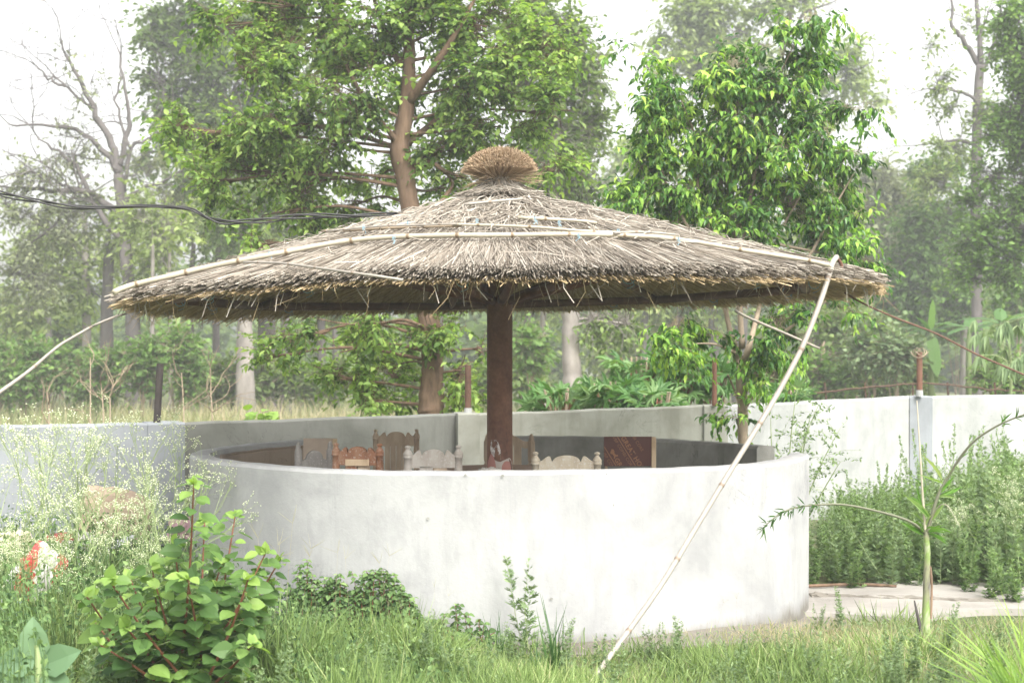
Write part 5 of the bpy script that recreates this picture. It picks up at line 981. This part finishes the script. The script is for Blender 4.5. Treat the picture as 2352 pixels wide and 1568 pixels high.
# mugwort-like weeds: prototypes with spires
def artemisia(h,seed,spire=0,n=90,LL=.075):
    T=MB(); Lf=MB(); r_=np.random.default_rng(seed); k=1+seed%3
    for j in range(k+1):
        lean=np.array([r_.normal(0,.20),r_.normal(0,.18),0]); hh=h*r_.uniform(.75,1); p0=np.array([r_.normal(0,.06),r_.normal(0,.06),0]); p2=p0+lean+np.array([0,0,hh]); p1=(p0+p2)/2+r_.normal(0,.015,3)
        strands(T,p0[None],p1[None],p2[None],.004,.003,.0015,.6)
        u=r_.uniform(.05,1,n); ps=p0+(p2-p0)*u[:,None]; a=r_.uniform(0,6.28,n); out=np.stack([np.cos(a),np.sin(a),.35+.5*u],-1)
        leaves(Lf,ps,nrm(out),nrm(r_.normal(0,.4,(n,3))+np.array([0,0,1])),LL*h**.5*(1.5-1.0*u)*r_.uniform(.6,1.25,n),.95,np.clip(r_.normal(.5,.2,n)+.25*(u-.5),0,1),'lobed')
        if spire:
            q2=p2+np.array([lean[0]*.3,0,h*.45]); strands(T,p2[None],((p2+q2)/2)[None],q2[None],.002,.0015,.001,.7); m=110; u=r_.uniform(0,1,m); ps=p2+(q2-p2)*u[:,None]+r_.normal(0,.012,(m,3))*(1.1-u[:,None]*.7); leaves(Lf,ps,nrm(r_.normal(0,.5,(m,3))+np.array([0,0,.8])),nrm(r_.normal(0,1,(m,3))),.028,.4,r_.uniform(.3,1,m),'diamond')
    return T,Lf
ap=[]
def put_weed(kind,loc,rz,sc,label,group,mat=None):
    key=(kind,group)
    for k,r0 in ap:
        if k==key: return dup(r0,loc,rz,sc,label,(rng.normal(0,.06),rng.normal(0,.06)))
    T,Lf=artemisia(1.0,kind,1 if kind>=20 else 0,90,.095)
    r0=plant_from('mugwort_weed',[('stems',T,[M_stem]),('foliage',Lf,[mat or (L_sage if kind in (2,4) else L_weed)])],loc,rz,sc,label,'weed',group); ap.append((key,r0)); return r0
def thick_label(px,d):
    row='front row' if d<11.4 else ('second row' if d<12.3 else ('middle rows' if d<13.6 else 'back rows'))
    where='beside the end of the round wall' if px<1960 else ('left of the palm sapling stem' if px<2090 else ('behind the palm sapling' if px<2180 else ('right of the palm sapling stem' if px<2290 else 'by the right picture edge')))
    return 'green mugwort, %s of the thicket, %s'%(row,where)
WG='weeds crowding the right boundary wall'
cnt=0
for D in np.arange(10.75,15.0,.42):
    fx=1.0
    for px in np.arange(1850+rng.uniform(-10,10),2440,30 if D<12 else 26):
        px+=rng.uniform(-10,10); d=D+rng.uniform(-.15,.15)
        if px<1890 and d>11.8: continue
        # top of the thicket in the photograph
        ty=np.interp(px,[1850,1900,1960,2060,2120,2200,2280,2352,2440],[1170,1150,1110,1110,1105,1090,1050,1030,1020])
        h=(CH-(ty-HZ)/F*d)+.04; h=1.18*h*np.clip(.62+.38*(d-10.75)/1.6,.5,1)*rng.uniform(.75,1.12)
        put_weed(int(rng.integers(0,5)),at_g(px,d),rng.uniform(0,6.28),max(.35,h),thick_label(px,d),WG); cnt+=1
for k,(px,py,D) in enumerate([(1998,1035,11.6),(2062,985,12.3),(2130,1010,12.8),(2150,975,13.2),(2010,1075,11.2),(2200,960,13.0),(2240,940,12.6),(2292,1010,12.2),(2215,1010,12.2),(2275,1040,11.8),(2320,1040,12),(1960,1090,11.0),(2100,1060,11.8),(2170,1030,12.1),(1925,1100,11.3),(1985,1060,12.0),(2035,1020,12.4),(2085,1000,12.7),(2225,930,13.4),(2260,985,12.5),(2335,960,12.9),(2310,1000,12.5),(2180,950,13.4),(2120,1040,12.0)]):
    h=CH-(py-HZ)/F*D; put_weed(20+k%3,at_g(px,D),rng.uniform(0,6),h/1.42,'tall flowering spire of mugwort standing out of the thicket before the white boundary wall','tall weed spires by the right wall',L_weed)
for k,(px,D,h) in enumerate([(2270,10.15,.32),(2320,10.0,.36),(2352,9.95,.4),(2300,10.3,.42),(2380,10.1,.45),(2235,10.4,.35)]):
    put_weed(int(rng.integers(0,5)),at_g(px,D),rng.uniform(0,6),h,'low mugwort tuft spreading onto the concrete path at the right edge','low weeds on the path',L_weed)
# pale flowering ones at far right
for k,(px,D,h,lab) in enumerate([(2290,10.9,.72,'pale flowering weed mass at the right edge, left one'),(2340,10.9,.80,'pale flowering weed mass at the right edge, right one'),(2180,11.0,.55,'small pale flowering weed behind the palm sapling')]): dup(protos[k],at_g(px,D),k,h,'airy weed with tiny white flowers: '+lab)['group']='white flowered weeds by the right wall'
# mugworts in the foreground
FG='sage green mugworts in the foreground grass'
for px,D,h,lab in [(1215,7.95,.50,'tallest single mugwort standing before the white wall'),(960,7.2,.28,'pale mugwort in the grass left of the tall single one'),(1010,7.0,.25,'mugwort just right of the paler one in the grass'),(920,6.9,.22,'mugwort low in the grass near the bottom edge'),(1260,7.6,.20,'small mugwort at the foot of the tall single one'),(1180,7.4,.18,'small mugwort left of the tall single one foot'),(1550,7.6,.20,'mugwort right of the bamboo pole foot'),(1700,7.1,.20,'mugwort in the lower right grass'),(1640,6.9,.18,'mugwort at the bottom edge right of the bamboo pole'),(2050,7.3,.22,'weedy mugwort left of the palm sapling'),(2100,7.2,.22,'mugwort in front of the palm sapling'),(2170,7.0,.22,'mugwort right of the palm sapling'),(640,6.4,.28,'sage green mugwort right of the broad-leaved shrub'),(560,6.3,.22,'sage green mugwort in front of the broad-leaved shrub'),(700,6.5,.20,'small mugwort at the bottom edge left of the centre'),(1935,8.9,.22,'small weed at the edge of the path'),(1880,8.9,.14,'tiny weed beside the right end of the round wall'),(780,6.7,.2,'mugwort half hidden in the left grass'),(2300,8.4,.16,'low weed on the path edge at the right'),(60,6.4,.30,'sage green mugwort at the bottom left corner'),(180,6.2,.30,'sage green mugwort right of the leathery plant'),(1420,6.9,.22,'mugwort just below the bamboo pole foot'),(1800,7.4,.18,'mugwort in the grass below the round wall end'),(1960,6.7,.24,'mugwort at the bottom edge left of the palm sapling'),(1330,7.0,.2,'mugwort at the bottom edge left of the bamboo pole foot'),(860,6.6,.26,'mugwort at the bottom edge below the leafy climbers')]:
    put_weed(int(rng.integers(10,13)),at_g(px,D),rng.uniform(0,6),h*1.25,lab,FG,L_sage)
for i in range(46):
    px=rng.uniform(20,2350); D=rng.uniform(6.3,7.9)
    if 180<px<660: continue
    put_weed(int(rng.integers(10,13)),at_g(px,D),rng.uniform(0,6),rng.uniform(.14,.30),'small sage green weed low in the %s foreground grass'%('left' if px<900 else ('middle' if px<1500 else 'right')),'small weeds scattered in the foreground grass',L_sage)
# leafy climbers along the wall foot
def nettle(pts,D,seed):
    r_=np.random.default_rng(seed); T=MB(); Lf=MB(); P3=[]
    pts=list(pts)+[(x+r_.normal(0,16),y+abs(r_.normal(0,1))*26+2) for (x,y) in pts for _ in range(5)]
    for (x,y) in pts:
        e=np.array(tuple(P(x,y,D))); s=np.array([e[0]+r_.normal(0,.05),D,0.0]); p=sm([s,(s+e)/2+r_.normal(0,.015,3),e],8); tube(T,p,np.linspace(.003,.0015,len(p)),5,.6,0,False)
        L=e[2]; nn=max(4,int(L/.022)); u=np.linspace(.1,1,nn); ps=np.stack([np.interp(u*(len(p)-1),range(len(p)),p[:,c]) for c in range(3)],-1)
        for sgn in (-1,1):
            a=np.arange(nn)%2*1.57+r_.normal(0,.3,nn); out=np.stack([np.cos(a)*sgn,np.sin(a)*sgn*.7-.2,r_.uniform(-.2,.3,nn)],-1); leaves(Lf,ps,nrm(out+np.array([0,0,-.25])),nrm(np.array([0,-.6,1.])+r_.normal(0,.35,(nn,3))),r_.uniform(.034,.062,nn)*(1.15-.5*u),.72,np.clip(r_.normal(.28,.2,nn)+.2*u**4,0,1),'leaf')
    return T,Lf
NT=[([(705,1285),(690,1330),(730,1330)],'tallest leafy climber at the left of the wall-foot row'),([(745,1325),(760,1340),(725,1400)],'leafy climber right of the tallest one'),([(775,1318),(790,1335),(760,1420)],'dense leafy climber in the middle left of the row'),([(808,1312),(818,1350)],'slim leafy climber with gaps between leaves'),([(858,1308),(850,1345),(840,1400)],'leafy climber with a forked top'),([(880,1305),(890,1330),(905,1315)],'leafy climber beside the forked one'),([(920,1350),(935,1365),(910,1420)],'leafy climber leaning right'),([(960,1400),(975,1420),(940,1440)],'low leafy climber at the right end of the dense row'),([(1045,1385),(1010,1420),(1030,1440)],'leafy climber slanting up alone on the white wall'),([(1100,1420),(1080,1460),(1060,1470)],'smallest leafy climber farthest right on the wall'),([(660,1350),(640,1370),(620,1400)],'leafy climber behind the broad-leaved shrub'),([(600,1400),(575,1420)],'half hidden leafy climber at the left of the row'),([(690,1440),(720,1460),(660,1450)],'low leafy clump in front of the left climbers'),([(800,1450),(830,1440),(770,1460)],'low leafy clump in front of the middle climbers'),([(890,1460),(860,1450),(920,1470)],'low leafy clump in front of the right climbers')]
for i,(pts,lab) in enumerate(NT):
    D=8.08 if i<12 else 7.75
    xm=PXY(sum(p[0] for p in pts)/len(pts),D); dy=CYR-math.sqrt(max(.1,(RO+.10)**2-(xm-CXR)**2)); D=dy if i<12 else dy-.35
    T,Lf=nettle(pts,D,60+i); c=T.V[0][0]; root=empty('leafy_climber',(float(c[0]),D,0)); tag(root,lab,'weed','leafy weeds along the foot of the round wall'); child(T.build('stems',[M_rstem]),root); child(Lf.build('foliage',[L_weed]),root)
# ground cover of small leaves
def scatter(n,pxr,Dr,dens=None):
    px=rng.uniform(*pxr,n); D=rng.uniform(*Dr,n); X=(px-CX)/F*D; return X,D
def clear(X,Y,m=.06):   # keep plants off the seating circle and the slab
    return (np.hypot(X-CXR,Y-CYR)>RO+m)
X,Y=scatter(30000,(-100,1500),(5.6,10.5)); k=clear(X,Y,.04)&((X-CXR)<.2+1.2*(Y<7.6)); X,Y=X[k],Y[k]
pxx=X/Y*F+CX; dens=np.interp(pxx,[0,600,900,1050,1200,1500],[1,1,.95,.6,.18,.1]); k=rng.random(len(X))<dens; X,Y,pxx=X[k],Y[k],pxx[k]
hmax=np.interp(pxx,[0,300,600,750,1000,1150],[.50,.46,.30,.22,.14,.07])*np.where((Y<7.0)&(pxx>110)&(pxx<680),.32,1)*rng.uniform(.1,1,len(X))
pos=np.stack([X,Y,gz(X,Y)+hmax],-1); n=len(X); mb=MB()
leaves(mb,pos,nrm(rng.normal(0,1,(n,3))+np.array([0,0,-.1])),nrm(rng.normal(0,.5,(n,3))+np.array([0,-.3,1.])),rng.uniform(.014,.038,n),.6,np.clip(rng.normal(.35,.28,n),0,1),'leaf')
n2=n//3; strands(mb,np.stack([X[:n2],Y[:n2],gz(X[:n2],Y[:n2])],-1),pos[:n2]*.98+np.array([.01,0,-.02]),pos[:n2],.0018,.0015,.001,.5)
tag(mb.build('leafy_ground_cover',[L_weed]),'tangle of small leafy weeds filling the left foreground','weeds',kind='stuff')
X,Y=scatter(12000,(1100,2500),(5.8,9.4)); k=clear(X,Y,.30); X,Y=X[k],Y[k]; pt=.5+.5*np.sin(X*3.1+Y*2.2); k=rng.random(len(X))<.3+.6*pt; X,Y=X[k],Y[k]; n=len(X)
pos=np.stack([X,Y,gz(X,Y)+rng.uniform(.01,.09,n)],-1); mb=MB()
leaves(mb,pos,nrm(rng.normal(0,1,(n,3))),nrm(rng.normal(0,.4,(n,3))+np.array([0,-.2,1.])),rng.uniform(.015,.045,n),.5,np.clip(rng.normal(.5,.22,n),0,1),'lobed')
tag(mb.build('creeping_ground_cover',[L_sage]),'low creeping weeds between the grass in the right foreground','weeds',kind='stuff')
# grass
def grass(n,pxr,Dr,h,label,matl,name,w=.02,lean=.45,tsh=0,keep=None,hf=None):
    X,Y=scatter(n,pxr,Dr); k=clear(X,Y,.05)
    if keep is not None: k&=keep(X,Y)
    X,Y=X[k],Y[k]; n=len(X); cl_=nrm(np.stack([np.sin(X*7+Y*3),np.cos(X*5-Y*6),np.zeros(n)],-1))*.25
    dr=nrm(cl_+np.stack([rng.normal(0,lean,n),rng.normal(0,lean,n),np.ones(n)],-1)); H=rng.uniform(*h,n)*(hf(X,Y) if hf else 1)
    mb=MB(); pos=np.stack([X,Y,gz(X,Y)-.01],-1); leaves(mb,pos,dr,nrm(rng.normal(0,1,(n,3))+np.array([0,-.6,0])),H,w,np.clip(rng.normal(.45+tsh,.2,n)+.12*np.sin(X*2.7+Y*1.9),0,1),'blade')
    tag(mb.build(name,[matl]),label,'grass',kind='stuff')
notpath=lambda X,Y: ~((X>1.6)&(Y>9.45))
def browny(X,Y): return np.exp(-(((X-2.5)/1.35)**2+((Y-8.55)/.85)**2)**1.5)
apron=lambda X,Y: (np.hypot(X-CXR,Y-CYR)>RO+.34+.05*np.sin(X*9))|(X<-.25)|(rng.random(len(X))<.03)
grass(36000,(-150,1300),(5.6,9.6),(.14,.40),'tall mixed green grass of the left foreground','M' and L_grass,'grass',.022,.50,0,lambda X,Y: apron(X,Y), lambda X,Y: np.interp(X/Y*F+CX,[0,800,1050,1300],[1,1,.7,.55])*np.where((Y<7.0)&(X/Y*F+CX>110)&(X/Y*F+CX<680),.4,1)*(1-.55*np.exp(-((np.hypot(X-CXR,Y-CYR)-RO)/.45)**2)*(X>-1.9))*(.35+.9*(.5+.5*np.sin(X*5.3+1)*np.sin(Y*4.1+X*2))))
grass(36000,(1100,2550),(5.7,9.5),(.05,.17),'short bright green grass of the right foreground',L_grass,'grass',.040,.5,.05,lambda X,Y: notpath(X,Y)&apron(X,Y)&(rng.random(len(X))>.93*browny(X,Y)), lambda X,Y: .35+1.0*(.5+.5*np.sin(X*3.3+1)*np.sin(Y*3.9+X)))
grass(30000,(1350,2550),(7.2,9.55),(.03,.12),'dead straw-brown grass patch around the palm sapling',L_drygr,'dry_grass',.030,.8,.1,lambda X,Y: notpath(X,Y)&(rng.random(len(X))<.12+.88*browny(X,Y))&(np.hypot(X-CXR,Y-CYR)>RO+.15))
grass(5000,(1000,2500),(8.0,9.5),(.03,.10),'sparse dry litter on the wall apron',L_drygr,'dry_litter',.035,1.5,.15,lambda X,Y:(np.hypot(X-CXR,Y-CYR)<RO+.40)&(np.hypot(X-CXR,Y-CYR)>RO+.03)&(X>-.2))
# bright long grass tuft in the bottom right corner
def tuft(px,D,n,h,w,mat,label,lean=.35,dirx=0,name='grass_tuft',tn=.7,cat='grass tuft',group=None):
    b0=at_g(px,D); mb=MB(); pos=np.array(tuple(b0))+rng.normal(0,.03,(n,3))*np.array([1,1,0]); dr=nrm(np.stack([rng.normal(dirx,lean,n),rng.normal(0,lean,n),np.ones(n)],-1)); leaves(mb,pos,dr,nrm(rng.normal(0,1,(n,3))+np.array([0,-1,0])),rng.uniform(*h,n),w,np.clip(rng.normal(tn,.15,n),0,1),'blade')
    tag(mb.build(name,[mat]),label,cat,group)
tuft(2400,6.3,110,(.25,.62),.022,L_bri,'long bright yellow-green grass clump reaching in from the bottom right corner',.5,-.55,tn=.8)
tuft(2330,6.2,60,(.2,.42),.022,L_bri,'smaller bright grass clump left of the corner one',.4,-.35,tn=.7)
M_reed=leafmat('dark_reed',[(0,(.02,.06,.015)),(1,(.07,.16,.03))],.4,.25,.4)
for px,D,h,lab in [(1135,7.7,(.1,.26),'dark reed clump left of the tall single mugwort'),(1165,7.75,(.08,.2),'small dark reed clump beside the first one'),(1275,7.35,(.15,.42),'tallest dark reed clump right of the tall single mugwort'),(1245,7.3,(.1,.2),'short dark reed clump near the bottom edge'),(1540,7.3,(.08,.14),'short dark reed clump right of the bamboo pole')]: tuft(px,D,18,h,.03,M_reed,lab,.14,0,'reed_clump',.4,'reeds','dark reed clumps before the white wall')
# finger-grass seed stalks
def stalk(seed):
    r_=np.random.default_rng(seed); T=MB(); e=np.array([r_.normal(0,.06),0,1.0]); strands(T,np.zeros((1,3)),np.array([[e[0]*.3,0,.5]]),e[None],.0016,.0012,.0009,.75)
    k=r_.integers(3,6); a=r_.uniform(-1.1,1.1,k); tip=e+np.stack([np.sin(a)*.16,r_.normal(0,.05,k),np.abs(np.cos(a))*.15],-1); strands(T,np.repeat(e[None],k,0),(e+tip)/2+r_.normal(0,.006,(k,3)),tip,.0014,.0016,.0008,.6)
    return T
sp_=[]
ST=[(655,1175,7.9),(630,1230,7.8),(690,1240,7.95),(730,1260,7.95),(770,1245,8.0),(812,1262,7.95),(868,1255,8.0),(905,1270,7.9),(1000,1330,7.95),(1030,1350,7.9),(560,1240,7.8),(600,1215,7.9),(1180,1400,7.9),(1165,1420,7.8),(1640,1440,8.2),(1690,1450,8.3),(850,1370,7.3),(940,1380,7.2),(760,1400,7.2),(1060,1500,7.0),(700,1420,6.9),(820,1480,6.8),(520,1500,6.2)]
for i,(px,py,D) in enumerate(ST):
    lab='thin grass stalk with a spreading finger-like seed head against the white round wall'; h=CH-(py-HZ)/F*D
    if i<4: o=stalk(80+i).build('seed_stalk',[L_drygr]); tag(o,lab,'grass stalk','finger grass seed stalks'); o.location=at_g(px,D); o.scale=(max(h,.3)/1.12,)*3; sp_.append(o)
    else: o=sp_[i%4].copy(); COL.objects.link(o); o.location=at_g(px,D); o.scale=(max(h,.25)/1.12,)*3; o.rotation_euler=(rng.normal(0,.1),rng.normal(0,.15),rng.uniform(-.8,.8))
# small creeper on the wall at the pillar
# fallen twigs on path
mb=MB(); p=[(2.0,10.62,-.045),(2.35,10.66,-.04),(2.6,10.6,-.045)]; tube(mb,sm(p,4),.012,6,.6); tag(mb.build('fallen_stick',[M_bark]),'reddish stick lying on the path at the foot of the weeds','stick')
# ------------------------------------------------------------------ haze
mb=MB(); boxm(mb,(-150,-25,-2.0),(150,215,32)); hz_=mb.build('haze',[]); tag(hz_,kind='stuff')
m=bpy.data.materials.new('haze_air'); m.use_nodes=True; nt_=m.node_tree; nt_.nodes.clear(); v=nt_.nodes.new('ShaderNodeVolumePrincipled'); v.inputs['Color'].default_value=(.93,.96,1,1); v.inputs['Density'].default_value=HAZE; v.inputs['Anisotropy'].default_value=.2
o_=nt_.nodes.new('ShaderNodeOutputMaterial'); nt_.links.new(v.outputs[0],o_.inputs['Volume']); hz_.data.materials.append(m)
